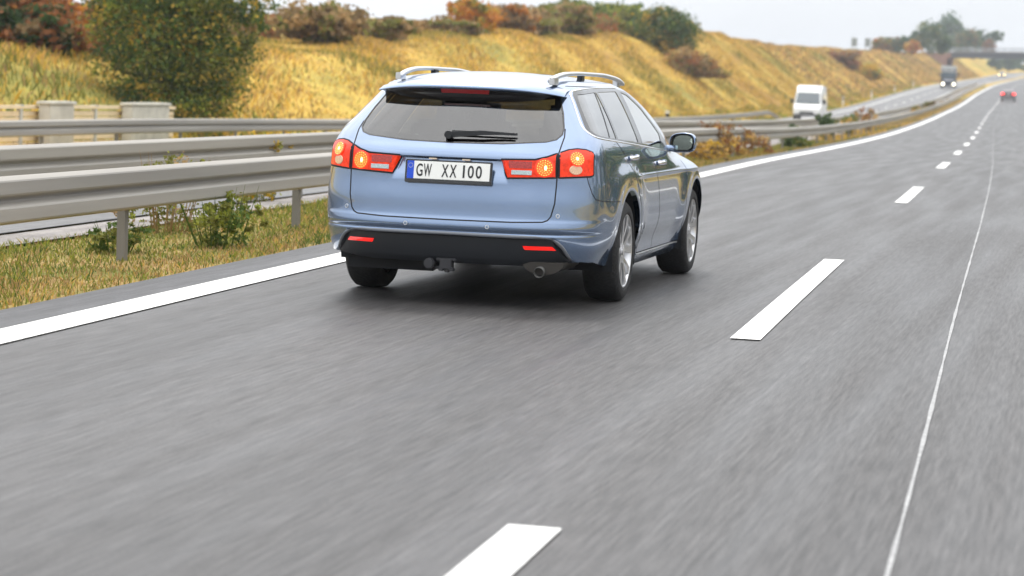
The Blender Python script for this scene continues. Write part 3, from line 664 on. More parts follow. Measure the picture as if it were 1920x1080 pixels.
# --- paved sheets
def strip(name,L0,L1,y0,y1,m_,dz=0.,hf=None,step=2.5,kind='structure',seg=1):
    ys=np.arange(y0,y1+1e-6,(y1-y0)/max(1,round((y1-y0)/step)));V=[]
    Lk=np.linspace(L0,L1,seg+1)
    for y in ys:
        for L in Lk:
            V.append((float(xr(y))+L,y,float(zr(y))+(0 if hf is None else float(hf(L,y)))+dz))
    k=seg+1;Fc=[[i*k+j,i*k+j+1,(i+1)*k+j+1,(i+1)*k+j] for i in range(len(ys)-1) for j in range(seg)]
    o=npmesh(name,V,Fc,m_,None,True)
    a_=o.data.attributes.new('lateral','FLOAT','POINT');a_.data.foreach_set('value',np.tile(Lk,len(ys)).astype(np.float32))
    if kind:tag(o,kind=kind)
    return o
def asphalt(name,base,streak=.24):
    m=D.materials.new(name);m.use_nodes=True;t=m.node_tree;b=t.nodes['Principled BSDF'];b.inputs['Specular IOR Level'].default_value=.35
    g=t.nodes.new('ShaderNodeNewGeometry')
    def nz(scale,st,det,lo,hi,a=.3,b_=.7):
        mp=t.nodes.new('ShaderNodeMapping');mp.inputs['Scale'].default_value=st;mp.inputs['Rotation'].default_value=(0,0,-.034);n=t.nodes.new('ShaderNodeTexNoise');n.inputs['Scale'].default_value=scale;n.inputs['Detail'].default_value=det
        r=t.nodes.new('ShaderNodeMapRange');r.inputs[1].default_value=a;r.inputs[2].default_value=b_;r.inputs[3].default_value=lo;r.inputs[4].default_value=hi
        t.links.new(g.outputs['Position'],mp.inputs[0]);t.links.new(mp.outputs[0],n.inputs[0]);t.links.new(n.outputs[0],r.inputs[0]);return r.outputs[0],n.outputs[0]
    a1,_=nz(1.0,(34,.07,1),8,1-streak*.8,1+streak*.8)            # streaks along the lane, a motion-blur look put into the colour
    a2,_=nz(.22,(2.2,.22,1),3,.93,1.07)                       # broad patches
    a3,n3=nz(90,(1,.55,1),3,.72,1.28)                      # aggregate
    a4,_=nz(60,(1,.045,1),4,.55,1.45)
    cur=None
    for q in(a1,a2,a3,a4):
        if cur is None:cur=q
        else:
            k=t.nodes.new('ShaderNodeMath');k.operation='MULTIPLY';t.links.new(cur,k.inputs[0]);t.links.new(q,k.inputs[1]);cur=k.outputs[0]
    v=t.nodes.new('ShaderNodeVectorMath');v.operation='SCALE';v.inputs[0].default_value=base;t.links.new(cur,v.inputs['Scale']);t.links.new(v.outputs[0],b.inputs[0])
    at_=t.nodes.new('ShaderNodeAttribute');at_.attribute_name='lateral'
    k1=t.nodes.new('ShaderNodeMath');k1.operation='MULTIPLY_ADD';k1.inputs[1].default_value=2*math.pi/1.75;k1.inputs[2].default_value=-math.pi;t.links.new(at_.outputs['Fac'],k1.inputs[0])
    k2=t.nodes.new('ShaderNodeMath');k2.operation='COSINE';t.links.new(k1.outputs[0],k2.inputs[0])
    k3=t.nodes.new('ShaderNodeMath');k3.operation='MULTIPLY_ADD';k3.inputs[1].default_value=-.085;k3.inputs[2].default_value=1;t.links.new(k2.outputs[0],k3.inputs[0])
    k4=t.nodes.new('ShaderNodeMath');k4.operation='MULTIPLY';t.links.new(k3.outputs[0],k4.inputs[0]);t.links.new(cur,k4.inputs[1]);t.links.new(k4.outputs[0],v.inputs['Scale'])
    rr,_=nz(1.3,(3,.15,1),3,.42,.60);t.links.new(rr,b.inputs['Roughness'])
    bp=t.nodes.new('ShaderNodeBump');bp.inputs['Strength'].default_value=.35;bp.inputs['Distance'].default_value=.006;t.links.new(n3,bp.inputs['Height']);t.links.new(bp.outputs[0],b.inputs['Normal'])
    return m
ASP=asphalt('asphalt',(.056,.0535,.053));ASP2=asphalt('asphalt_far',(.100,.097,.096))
ASPD=asphalt('asphalt_shoulder',(.054,.054,.058),.06)
strip('road',-4.12,6.3,-380,1500,ASP,0,seg=4)
strip('road_edge_strip',-4.10,-3.72,-60,900,ASPD,.004)
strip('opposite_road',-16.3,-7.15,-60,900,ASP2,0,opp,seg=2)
PNT=mat('road_paint',(.72,.71,.69),.55,noise=(38,.13,(1,.25,1)),bump=.3);PNTW=mat('worn_road_paint',(.62,.61,.59),.6,noise=(14,.18))
edge_line=strip('edge_line',-3.70,-3.42,-300,900,PNT,.008)
strip('edge_line',3.35,3.62,-60,900,PNT,.008)
strip('opposite_edge_line',-7.90,-7.74,-60,900,PNTW,.004,opp);strip('opposite_edge_line',-14.25,-13.98,-60,900,PNT,.004,opp)
mid=2.8
DA=[(-13.1,-7.1),(-.95,6.1),(18.0,24.2)]+[(2.8+18*k-3,2.8+18*k+3) for k in range(2,34)]
for i,(a_,b_) in enumerate(DA):
    hw=.085 if i<3 else (.09 if i<8 else .075)
    o=strip('lane_dash',-hw,hw,a_,b_,PNT,.008,step=1.5)
for k in range(1,33):
    strip('opposite_lane_dash',-10.9,-10.72,2.8+18*k,8.8+18*k,PNT,.004,opp)
SEAM=mat('seam_filler',(.30,.30,.30),.7,noise=(30,.3))
ys=np.arange(-14,240,.5);V=[]
for y in ys:
    w_=.0075+.0015*math.sin(y*1.3)+.002*math.sin(y*5.1);o_=1.105+.004*math.sin(y*.3)-(.28*max(0,(y-13)/100) if y<113 else .28)
    V+=[(float(xr(y))+o_-w_,y,float(zr(y))+.005),(float(xr(y))+o_+w_,y,float(zr(y))+.005)]
tag(npmesh('road_seam',V,[[2*i,2*i+1,2*i+3,2*i+2] for i in range(len(ys)-1)],SEAM),kind='structure')
GRV=patchy('median_gravel',[(.3,(.24,.22,.21)),(.7,(.40,.37,.35))],1.2)
VSO=patchy('verge_soil',[(.25,(.16,.15,.04)),(.75,(.34,.24,.09)),(.42,(.20,.19,.05)),(.58,(.36,.25,.10))],.9)
strip('verge',-6.06,-4.11,-60,300,VSO,.004,gh,seg=4)
strip('median_gravel',-6.95,-6.05,-60,900,GRV,.03,gh,seg=2)
# ------------------------------------------------------------------ guard rails
GAL=mat('galvanised_beam',(.30,.28,.25),.62,.12,noise=(1.3,.16,(1,.12,5)));GALP=mat('galvanised_post',(.20,.19,.17),.6,.3)
WPR=[(.0,.0),(.012,.002),(.058,.022),(.064,.032),(.066,.108),(.060,.120),(.010,.144),(.004,.155),(.010,.166),(.060,.190),(.066,.202),(.064,.278),(.058,.288),(.012,.308),(.0,.310)]
def rail(name,label,Lf,y0,y1,hb,face,post_step,group=None,endsink=0,hf=gh,first=None,maxposts=100):
    r=thing(name,label,'guard rail',(0,0,0),0,group)
    ys=np.arange(y0,y1,2.0);V=[];n=len(WPR)*2
    for y in ys:
        L=Lf(y);x=float(xr(y))+L;z=float(zr(y))+float(hf(L,y))+hb
        if endsink: z-= .70*sst(y1-16,y1-1,y)
        for q in(0,1):
            for (d,h) in (WPR if q==0 else WPR[::-1]):
                V.append((x+face*(d-(.006 if q else 0)+.02),y,z+h))
    Fc=[]
    for i in range(len(ys)-1):
        for j in range(n):Fc.append([i*n+j,i*n+(j+1)%n,(i+1)*n+(j+1)%n,(i+1)*n+j])
    npmesh('beam',V,Fc,GAL,r,False)
    bm=bmesh.new();box(bm,(0,0,-.12),(.010,.07,.98));box(bm,(face*-.03,.031,-.12),(.05,.008,.98));box(bm,(face*-.03,-.031,-.12),(.05,.008,.98));box(bm,(face*.02,0,.20),(.05,.12,.14))
    me=None;c=0;y=y0+1
    while y<y1-(14 if endsink else 1) and c<maxposts:
        L=Lf(y)
        if me is None:
            p0=obj('post',bm,GALP,r);me=p0.data
        else:
            p0=p0.copy();COL.objects.link(p0)
        p0.location=(float(xr(y))+L-face*.03,y,float(zr(y))+float(hf(L,y))+hb-.10);c+=1;y+=post_step
    return r
rail('guard_rail','near steel guard rail with a W-shaped beam, standing in the grass strip beside our lane',lambda y:-4.85,-12,420,.38,1,4.4,'guard rails of the motorway')
rail('guard_rail','middle steel guard rail of the median, standing beyond the gravel',lambda y:-6.75+.45*float(sst(30,140,y)),-10,420,.49,1,4.4,'guard rails of the motorway')
rail('guard_rail','outer steel guard rail beyond the far carriageway, its end sloping down into the verge',lambda y:-16.75,4,191,.43,1,4.0,'guard rails of the motorway',True)
# ------------------------------------------------------------------ cream parapet at the left
CRM=mat('cream_paint',(.78,.62,.40),.6,noise=(3,.08));CRP=mat('pale_post_paint',(.50,.50,.47),.6)
br=thing('parapet','cream painted parapet railing with pale posts at the foot of the slope, far left','railing')
V=[];ys=np.arange(22,39.1,1)
bmr=bmesh.new();bmt=bmesh.new()
def LP(y,dz=0.):return Vector((float(xr(y))-17.7,y,float(zr(y))+float(opp(-16.4,y))+dz))
pts=[tuple(LP(y,.93)) for y in ys];sweep(bmt,pts,[(-.06,-.035),(.06,-.035),(.06,.035),(-.06,.035)]);obj('top_rail',bmt,CRM,br)
bmr=bmesh.new()
for h in(.18,.31,.43,.56,.68,.80):sweep(bmr,[tuple(LP(y,h)) for y in ys],[(-.015,-.058),(.015,-.048),(.015,.048),(-.015,.048)])
obj('slats',bmr,CRM,br)
p0=None
for y in np.arange(22,39.5,2.0):
    if p0 is None:
        bm=bmesh.new();box(bm,(0,0,.46),(.10,.10,.98));box(bm,(0,0,.96),(.13,.13,.03));p0=obj('post',bm,CRP,br)
    else:p0=p0.copy();COL.objects.link(p0)
    p0.location=LP(y,0)
for ya,hh,ll in((31.3,.99,1.2),(36.5,.98,2.2)):
    bm=bmesh.new();P_=LP(ya);box(bm,(P_.x+.25,P_.y,P_.z+hh/2),(.25,ll,hh));box(bm,(P_.x+.25,P_.y,P_.z+hh+.03),(.33,ll+.1,.07))
    tag(obj('concrete_block',bm,mat('pale_concrete',(.55,.52,.45),.8,noise=(4,.15)),None,bevel=.02),'pale concrete block at the cream parapet, '+('the one beside the large green tree' if ya>34 else 'the one nearer the left edge'),'concrete block',group='concrete blocks at the parapet')
# ------------------------------------------------------------------ delineator posts
dp=None
for (L,y,w_) in((-17.3,122,'behind the outer guard rail'),(-16.9,262,'on the verge just right of the white van'),(-16.9,312,'second beyond the white van'),(-16.9,362,'third beyond the white van'),(-16.9,412,'on the verge beside the lorry')):
    if dp is None:
        dp=thing('delineator_post','white marker post with a black band '+w_,'marker post',group='white marker posts on the far verge')
        bm=bmesh.new();poly(bm,[(-.07,-.05,0),(.07,-.05,0),(0,.07,0)],(0,0,1.05));obj('post',bm,PNT,dp,bevel=.01)
        bm=bmesh.new();poly(bm,[(-.074,-.054,.70),(.074,-.054,.70),(0,.075,.70)],(0,0,.2));obj('black_band',bm,BLK,dp);cur=dp
    else:
        cur=copy_tree(dp);cur['label']='white marker post with a black band '+w_
    cur.location=(float(xr(y))+L,y,float(zr(y)+gh(L,y))+.02);cur.scale=(1.6,1.6,1)
# ------------------------------------------------------------------ plants
LEAFC={'green':(.085,.135,.028),'dark':(.045,.085,.024),'olive':(.175,.175,.038),'yellow':(.50,.32,.035),'orange':(.46,.19,.035),'rust':(.27,.11,.04),'brown':(.20,.135,.060),'bluegreen':(.06,.11,.055),'straw':(.56,.36,.10),'tan':(.38,.25,.11),'gold':(.54,.35,.055),'lime':(.25,.27,.04)}
LM={}
def leafm(k):
    if k not in LM:
        m=mat('leaf_'+k,LEAFC[k],.7,spec=.2,noise=(2.0,.25));t=m.node_tree;b=t.nodes['Principled BSDF']
        o=t.nodes['Material Output'];tr=t.nodes.new('ShaderNodeBsdfTranslucent');tr.inputs[0].default_value=(*[min(1,c*1.3) for c in LEAFC[k]],1);mxs=t.nodes.new('ShaderNodeMixShader');mxs.inputs[0].default_value=.3
        t.links.new(b.outputs[0],mxs.inputs[1]);t.links.new(tr.outputs[0],mxs.inputs[2]);t.links.new(mxs.outputs[0],o.inputs[0]);LM[k]=m
    return LM[k]
BARK=mat('bark',(.09,.07,.05),.9,noise=(8,.3))
def crown(blobs,n,leaf,cols,wts,seed=0,parent=None,name='crown'):
    """blobs: (x,y,z,rx,ry,rz); leaf-sized quads spread through the lumpy volume"""
    r=np.random.default_rng(seed);vol=np.array([b[3]*b[4]*b[5] for b in blobs])**.8;vol/=vol.sum();pts=[];cl=[]
    for b,v in zip(blobs,vol):
        k=max(8,int(n*v));nc=max(6,int(k/45));d=r.normal(size=(nc,3));d/=np.linalg.norm(d,axis=1,keepdims=True);rad=r.random(nc)**.38
        cc=d*rad[:,None];sel=r.integers(0,nc,k);sz=.17+.10*r.random(nc)
        q=cc[sel]+r.normal(size=(k,3))*sz[sel][:,None]*.62
        pts.append(q*np.array(b[3:6])+np.array(b[:3]));w_=r.choice(len(cols),nc,p=wts);c_=w_[sel];m_=r.random(k)<.22;c_=np.where(m_,r.choice(len(cols),k,p=wts),c_);cl.append(c_)
    P_=np.concatenate(pts);cl=np.concatenate(cl);k=len(P_)
    P_[:,2]=np.maximum(P_[:,2],.03)
    u=r.normal(size=(k,3));u/=np.linalg.norm(u,axis=1,keepdims=True);v=np.cross(u,r.normal(size=(k,3)));v/=np.linalg.norm(v,axis=1,keepdims=True)
    s=leaf*(.6+.8*r.random((k,1)));V=np.stack([P_-u*s,P_-v*s*.55,P_+u*s,P_+v*s*.55],1).reshape(-1,3)
    return npmesh(name,V,np.arange(4*k).reshape(k,4),[leafm(c) for c in cols],parent,False,cl)
def trunkm(h,r0,parent,seed=0,limbs=5,spread=.5,name='trunk'):
    R_=random.Random(seed);bm=bmesh.new()
    def tube(a,b,ra,rb):
        pts=[Vector(a).lerp(Vector(b),t)+Vector((R_.uniform(-1,1),R_.uniform(-1,1),0))*ra*.5*(0<t<1) for t in(0,.35,.7,1)]
        rings=[]
        T=(Vector(b)-Vector(a)).normalized();S_=T.orthogonal().normalized();U=T.cross(S_)
        for i,p_ in enumerate(pts):
            rr=ra+(rb-ra)*i/3;rings.append([bm.verts.new(p_+S_*rr*math.cos(k*math.pi/4)+U*rr*math.sin(k*math.pi/4)) for k in range(8)])
        for i in range(3):
            for k in range(8):bm.faces.new((rings[i][k],rings[i][(k+1)%8],rings[i+1][(k+1)%8],rings[i+1][k]))
    tube((0,0,-.2),(0,0,h*.75),r0,r0*.35)
    for k in range(limbs):
        z=h*(.25+.4*k/limbs);a=R_.uniform(0,6.3);l=h*spread*R_.uniform(.6,1)
        tube((0,0,z),(math.cos(a)*l*.6,math.sin(a)*l*.6,z+l*.7),r0*.45,r0*.1)
    return obj(name,bm,BARK,parent,True)
def plant(kind,label,cat,L,y,blobs,n,leaf,cols,wts,h=2,r0=.08,seed=1,group=None,dz=0,limbs=5):
    z=float(zr(y)+gh(L,y))+dz+float(sst(17.2,20,-L))*.22*float(wob(L,y))-.05
    t=thing(kind,label,cat,(float(xr(y))+L,y,z),0,group)
    crown(blobs,n,leaf,cols,wts,seed,t,'crown' if cat=='tree' else 'foliage');trunkm(h,r0,t,seed,limbs,name='trunk' if cat=='tree' else 'stem')
    return t
# big shrub at the left, behind the outer rail
plant('broadleaf_tree','large green and yellow leafed tree behind the cream parapet, leaves down to the ground','tree',-19.3,43,
 [(0,0,1.7,1.55,1.6,1.7),(.9,.3,1.5,1.2,1.3,1.4),(-.9,-.2,2.1,1.1,1.3,1.5),(.3,0,3.1,1.4,1.4,1.2),(-.7,.4,3.6,1.2,1.3,1.2),(1.1,.3,2.8,1.0,1.0,.9),(.1,0,.6,1.7,1.5,.7),(1.8,.3,2.1,.7,.7,.6),(2.2,.2,3.0,.6,.7,.6),(1.5,.2,3.8,.8,.8,.6),(-1.6,0,3.2,.7,.8,.8)],46000,.05,['dark','green','olive','gold','lime'],[.20,.30,.24,.12,.14],3.6,.12,11)
lab=lambda s:s
# trees on the crest, left to right (lateral, y, width, height, colours)
G1='trees along the crest of the slope'
TREES=[
 (-25,46,3.0,3.2,['orange','rust','brown'],[.45,.35,.2],'orange-red leafed tree at the far left of the crest'),
 (-23.6,44.5,2.2,1.6,['dark','brown','rust'],[.5,.3,.2],'dark low tree at the crest, under the orange crown'),
 (-27,64,3.0,3.2,['yellow','orange','brown'],[.3,.4,.3],'amber tree on the crest just left of the large green tree'),
 (-27,84,3.4,3.4,['brown','olive','tan'],[.4,.3,.3],'brown and olive tree on the crest right of the large green tree'),
 (-29,100,4.2,2.0,['olive','tan','brown'],[.4,.3,.3],'thin brown tree on the crest, third left of the car roof'),
 (-30,118,5.0,1.2,['brown','olive','tan'],[.4,.3,.3],'low brown bush row on the crest above the spoiler'),
 (-29.5,126,2.8,3.2,['orange','yellow','olive'],[.6,.25,.15],'small bright orange tree on the crest above the left roof rail'),
 (-30,136,3.6,2.8,['brown','tan','orange'],[.4,.4,.2],'russet tree on the crest above the car roof'),
 (-31,150,4.4,3.1,['tan','olive','brown'],[.35,.35,.3],'brown broad tree on the crest above the roof, right of the russet one'),
 (-31,162,4.8,3.6,['olive','tan','brown'],[.5,.25,.25],'olive brown broad tree on the crest above the right roof rail'),
 (-31.5,176,5.4,3.5,['olive','lime','green'],[.5,.3,.2],'olive green round tree second from the right of the row'),
 (-31.5,190,5.4,3.4,['olive','lime','green'],[.4,.35,.25],'green round tree at the right end of the row on the crest'),
]
for i,(L,y,w_,h_,c_,p_,lb) in enumerate(TREES):
    h_*=(.95 if i<2 else .66 if i<6 else .80)
    R_=np.random.default_rng(i+30);bl=[(0,0,h_*.55,w_*.5,w_*.5,h_*.42)]
    for k in range(6):
        a_=R_.uniform(0,6.28);q=w_*.36;bl.append((q*math.cos(a_),q*math.sin(a_),h_*R_.uniform(.3,.85),w_*.28,w_*.28,h_*.24))
    plant('crest_tree',lb,'tree',L,y,bl,5200,.10+.0005*y,c_,p_,h_*.75,.07,i+3,G1,dz=-.12*h_)
# fill low scrub along the crest so the trees stand in a hedge
for i,(L,y,w_,h_,c_,p_,lb) in enumerate([(-24.5,50,3.2,1.7,['rust','brown','orange'],[.4,.3,.3],'rust scrub on the crest left of the large green tree'),(-30,72,5.5,1.3,['brown','olive','rust'],[.4,.3,.3],'low brown scrub between the amber tree and the olive one'),(-31,92,6,1.4,['brown','rust','olive'],[.5,.3,.2],'low brown scrub between two thin brown trees'),(-32,144,7,1.5,['brown','olive'],[.6,.4],'low scrub at the foot of the russet tree'),(-33,170,9,1.7,['brown','rust','olive'],[.4,.3,.3],'reddish scrub under the olive trees'),(-33,206,9,1.2,['brown','olive'],[.6,.4],'thin grey-brown scrub right of the green round tree')]):
    plant('scrub_bush',lb,'bush',L,y,[(0,0,h_*.5,w_*.5,w_*.5,h_*.5),(w_*.3,-w_*.3,h_*.5,w_*.4,w_*.4,h_*.45),(-w_*.3,w_*.3,h_*.45,w_*.4,w_*.4,h_*.4)],3200,.14,c_,p_,h_*.7,.05,i+60,'scrub along the crest',limbs=3)
# bushes on the slope
plant('slope_bush','dark green bush high on the slope above the right roof rail','bush',-25.8,178,[(0,0,1.5,2.6,2.4,1.8),(1.6,0,1.2,1.8,1.8,1.4),(-1.6,0,1.4,1.5,1.6,1.4),(.2,0,2.5,1.5,1.6,.9)],10000,.13,['green','olive','dark','gold'],[.35,.35,.18,.12],1.8,.08,81,'bushes on the slope')
plant('slope_bush','rust brown bush just below the dark green one on the slope','bush',-22.6,172,[(0,0,1.0,1.9,2.0,1.2),(1.5,.5,.5,1.9,1.8,.8)],4500,.12,['tan','brown','olive','rust'],[.3,.3,.2,.2],1.2,.06,82,'bushes on the slope')
plant('slope_bush','dull purple-brown bush on the slope between the van and the lorry','bush',-24,360,[(0,0,1.4,2.2,2.5,1.5),(-2,0,1.6,1.8,2,1.2)],3200,.2,['rust','brown'],[.5,.5],1.5,.08,83,'bushes on the slope')
plant('slope_bush','bright yellow bush on the slope left of the lorry','bush',-21.5,366,[(0,0,1.2,2.0,2.3,1.3),(1.4,0,.7,1.3,1.6,.9)],3200,.2,['yellow','lime'],[.75,.25],1.3,.08,84,'bushes on the slope')
# distant trees by the bridge
FT=[(-31.2,520,4.5,3.2,['orange','olive','brown'],[.3,.4,.3],'small orange and green tree left of the tall rounded tree, first of the distant row'),
 (-29.3,525,4,3.6,['bluegreen','olive','brown'],[.5,.3,.2],'blue-green tree second in the distant row'),
 (-27.3,535,4,3.4,['bluegreen','green'],[.6,.4],'narrow blue-green tree touching the tall rounded tree'),
 (-22.6,545,8.2,6.8,['bluegreen','green','olive'],[.45,.35,.2],'tall rounded green tree left of the bridge, largest of the distant trees'),
 (-19.6,548,3.6,4.2,['bluegreen','green'],[.6,.4],'dark green tree at the right shoulder of the tall rounded tree'),
 (-24.6,520,3.4,2.6,['orange','yellow'],[.6,.4],'low orange bush-like tree at the foot of the tall rounded tree'),
 (-19.3,640,7,6.6,['brown','bluegreen','olive'],[.4,.35,.25],'loose brown-green tree above the left end of the bridge'),
 (-16.3,700,4,4,['brown','rust'],[.5,.5],'small brown tree showing above the bridge deck')]
for i,(L,y,w_,h_,c_,p_,lb) in enumerate(FT):
    R_=np.random.default_rng(i+130);bl=[(0,0,h_*.5,w_*.46,w_*.46,h_*.5)]
    for k in range(7):
        a_=R_.uniform(0,6.28);q=w_*.33;bl.append((q*math.cos(a_),q*math.sin(a_),h_*R_.uniform(.35,.85),w_*.22,w_*.22,h_*.17))
    plant('distant_tree',lb,'tree',L,y,bl,5200,.22,c_,p_,h_*.7,.2,i+93,'distant trees near the bridge',dz=[5.4,5.4,5.5,5.6,5.6,5.5,6.2,5.9][i]-float(gh(L,y))-.2)
# trees seen under the bridge, beyond it
for i,(L,y,w_,h_) in enumerate([(-24,760,16,9),(-15,800,14,6),(-34,780,18,14),(-2,820,14,7),(8,800,14,9),(20,790,16,12)]):
    R_=np.random.default_rng(i+230);bl=[(0,0,h_*.5,w_*.45,w_*.4,h_*.45)]+[(R_.uniform(-.4,.4)*w_,0,h_*R_.uniform(.3,.8),w_*.2,w_*.2,h_*.22) for k in range(5)]
    plant('distant_tree','blue-green tree mass seen below the bridge deck, '+['left of the road','just left of the road','behind the abutment','right above the far road','right of the far road','at the right edge of the photo'][i],'tree',L,y,bl,2600,.5,['bluegreen','green','dark'],[.5,.3,.2],h_*.6,.25,i+193,'trees beyond the bridge',dz=.5)
# ------------------------------------------------------------------ weeds in the median
def weed(lb,L,y,h_,w_,n,cols,wts,seed,leaf=.028):
    h_*=.82;w_*=.85;n=int(n*.8)
    t=thing('weed_clump',lb,'weeds',(float(xr(y))+L,y,float(zr(y)+gh(L,y))),0,'weed clumps in the median')
    r=np.random.default_rng(seed);bl=[(0,0,h_*.45,w_*.5,w_*.8,h_*.5)]+[(r.uniform(-.4,.4)*w_,r.uniform(-.8,.8)*w_,h_*r.uniform(.3,.8),w_*.3,w_*.3,h_*.22) for k in range(5)]
    crown(bl,n,leaf,cols,wts,seed,t,'leaves')
    bm=bmesh.new()
    for k in range(14):
        a_=r.uniform(0,6.28);x,y_=r.uniform(-.4,.4)*w_,r.uniform(-.7,.7)*w_;tip=Vector((x*1.4,y_*1.2,h_*r.uniform(.7,1.05)));b_=Vector((x*.6,y_*.8,0))
        s_=.006;poly(bm,[b_+Vector((-s_,0,0)),b_+Vector((s_,0,0)),tip],(0,s_,0))
    obj('stems',bm,leafm(cols[-1]),t)
W=[('green leafy weed clump under the near guard rail, left of the car',-4.75,4.0,.62,.55,2600,['olive','lime','green'],[.5,.3,.2],.02),
 ('taller green weed growing between the near and middle guard rails',-5.7,5.4,.85,.7,2600,['olive','lime','tan'],[.45,.35,.2],.02),
 ('yellow flowering weed behind the middle guard rail',-7.0,12.0,1.0,.7,1600,['yellow','lime','olive'],[.4,.4,.2],.03),
 ('dark green weed at the foot of the near rail, beside the gravel',-5.2,2.9,.30,.5,1300,['olive','green'],[.5,.5],.02),
 ('reddish brown weed clump in front of the near rail, right of the mirror',-4.7,38,.95,1.0,1800,['rust','brown','straw'],[.4,.35,.25],.035),
 ('brown dry weed clump against the near rail, second right of the mirror',-4.7,43,.85,1.2,1800,['brown','rust','straw'],[.4,.3,.3],.035),
 ('golden brown weed clump low in the median grass, third right of the mirror',-4.6,34,.55,1.0,1400,['straw','brown','yellow'],[.4,.3,.3],.035),
 ('rust weed rising between the two median rails',-5.6,45,1.05,1.0,1500,['rust','brown'],[.5,.5],.035),
 ('green weed clump below the white van behind the rails',-5.6,66,.95,.8,1200,['green','dark','olive'],[.5,.3,.2],.05),
 ('green bushy weed right of the van on the median',-5.6,83,1.25,.9,1500,['green','dark'],[.6,.4],.055),
 ('pale green weed clump farther along the median',-5.6,98,1.3,1.2,1200,['olive','green','straw'],[.4,.4,.2],.06),
 ('reddish weed clump on the median in front of the far lane marks',-5.6,112,1.5,1.4,1200,['rust','brown','straw'],[.4,.3,.3],.06),
 ('dark green weed in front of the near rail past the brown clumps',-4.7,58,.5,.9,1200,['green','dark','olive'],[.5,.3,.2],.045),
 ('olive weed on the median just below the lorry',-5.6,215,1.4,1.5,900,['olive','brown'],[.6,.4],.1),
 ('pale weed clump on the median beside the red-lit car',-5.6,190,1.0,1.5,900,['olive','straw'],[.5,.5],.1)]
for i,(lb,L,y,h_,w_,n,c_,p_,lf) in enumerate(W):weed(lb,L,y,h_,w_,n,c_,p_,300+i,lf)
# ------------------------------------------------------------------ grass
def blades(name,label,n,fL,fy,hmin,hmax,wd,cols,wts,seed,clump=3):
    r=np.random.default_rng(seed);y=fy(r,n);L=fL(r,n,y);x=xr(y)+L
    z=zr(y)+gh(L,y)+sst(17.2,20,-L)*.22*wob(L,y)-.04
    if name=='median_grass':z=z+.035
    h_=r.uniform(hmin,hmax,n)*(.7+.3*np.sin(x*.9+y*.37));V=[];d=r.normal(size=(n,2))*.4
    a=r.uniform(0,3.14,n);w_=wd*(.6+.8*r.random(n));sc=1+y/80.*.0
    u=np.stack([np.cos(a)*w_,np.sin(a)*w_,np.zeros(n)],1);B=np.stack([x,y,z],1);T_=B+np.stack([d[:,0]*h_,d[:,1]*h_,h_],1);M_=B+np.stack([d[:,0]*h_*.35,d[:,1]*h_*.35,h_*.6],1)
    V=np.stack([B-u,B+u,M_+u*.8,T_,M_-u*.8],1).reshape(-1,3);pat=np.sin(x*.7+np.sin(y*.21)*2)+np.sin(y*.17+1)
    pr=np.array(wts);c=r.choice(len(cols),n,p=pr/pr.sum())
    if name=='median_grass':
        g_=(L<-4.75)&(r.random(n)<.6);c=np.where(g_,r.choice([2,3,4],n),c)
    alt_=(pat>.9)&(r.random(n)<.6);c=np.where(alt_,len(cols)-1,c)
    o=npmesh(name,V,np.arange(5*n).reshape(n,5),[leafm(k) for k in cols],None,False,c);tag(o,label,'grass',kind='stuff');return o
blades('median_grass','dry golden and green grass on the strip between road and near guard rail',120000,lambda r,n,y:-4.16-2.0*r.random(n)**1.1,lambda r,n:-12+92*r.random(n)**1.5,.04,.14,.0045,['straw','tan','olive','lime','green'],[.12,.40,.24,.14,.10],1)
blades('median_grass_far','dry golden grass strip along the far part of the median',16000,lambda r,n,y:-4.2-2.3*r.random(n),lambda r,n:75+220*r.random(n)**1.1,.08,.22,.03,['straw','tan','gold','olive'],[.45,.25,.2,.1],2)
blades('meadow_grass','tall golden dry grass covering the long slope',130000,lambda r,n,y:-17.4-14*r.random(n),lambda r,n:15+260*r.random(n)**1.0,.12,.42,.022,['straw','gold','tan','brown','olive'],[.30,.25,.20,.06,.19],3)
blades('meadow_grass_far','brown golden dry grass on the far part of the slope',45000,lambda r,n,y:-17.4-14*r.random(n),lambda r,n:270+420*r.random(n),.2,.6,.07,['straw','tan','rust','brown','olive'],[.34,.26,.08,.18,.14],4)
blades('verge_grass','low green grass along the foot of the slope',20000,lambda r,n,y:-16.5-2.4*r.random(n),lambda r,n:30+400*r.random(n),.12,.35,.06,['lime','green','olive','yellow'],[.45,.2,.2,.15],5)
# bank and wood on the right of the road, outside the frame but mirrored in the paint
tb=crown([(float(xr(k*13))+17+3*math.sin(k*1.7),k*13,4.2+1.3*math.sin(k*2.3),7,9,5.0+1.6*math.sin(k*1.1)) for k in range(1,26)]+[(-80+k*13,-330+20*math.sin(k),3,9,9,4+2*math.sin(k*1.9)) for k in range(14) if not 4<k<8],30000,.6,['dark','green','olive','brown'],[.4,.25,.2,.15],77,None,'roadside_wood')
tag(tb,'dark wood standing beyond the right verge, mirrored in the car doors','wood',kind='stuff')
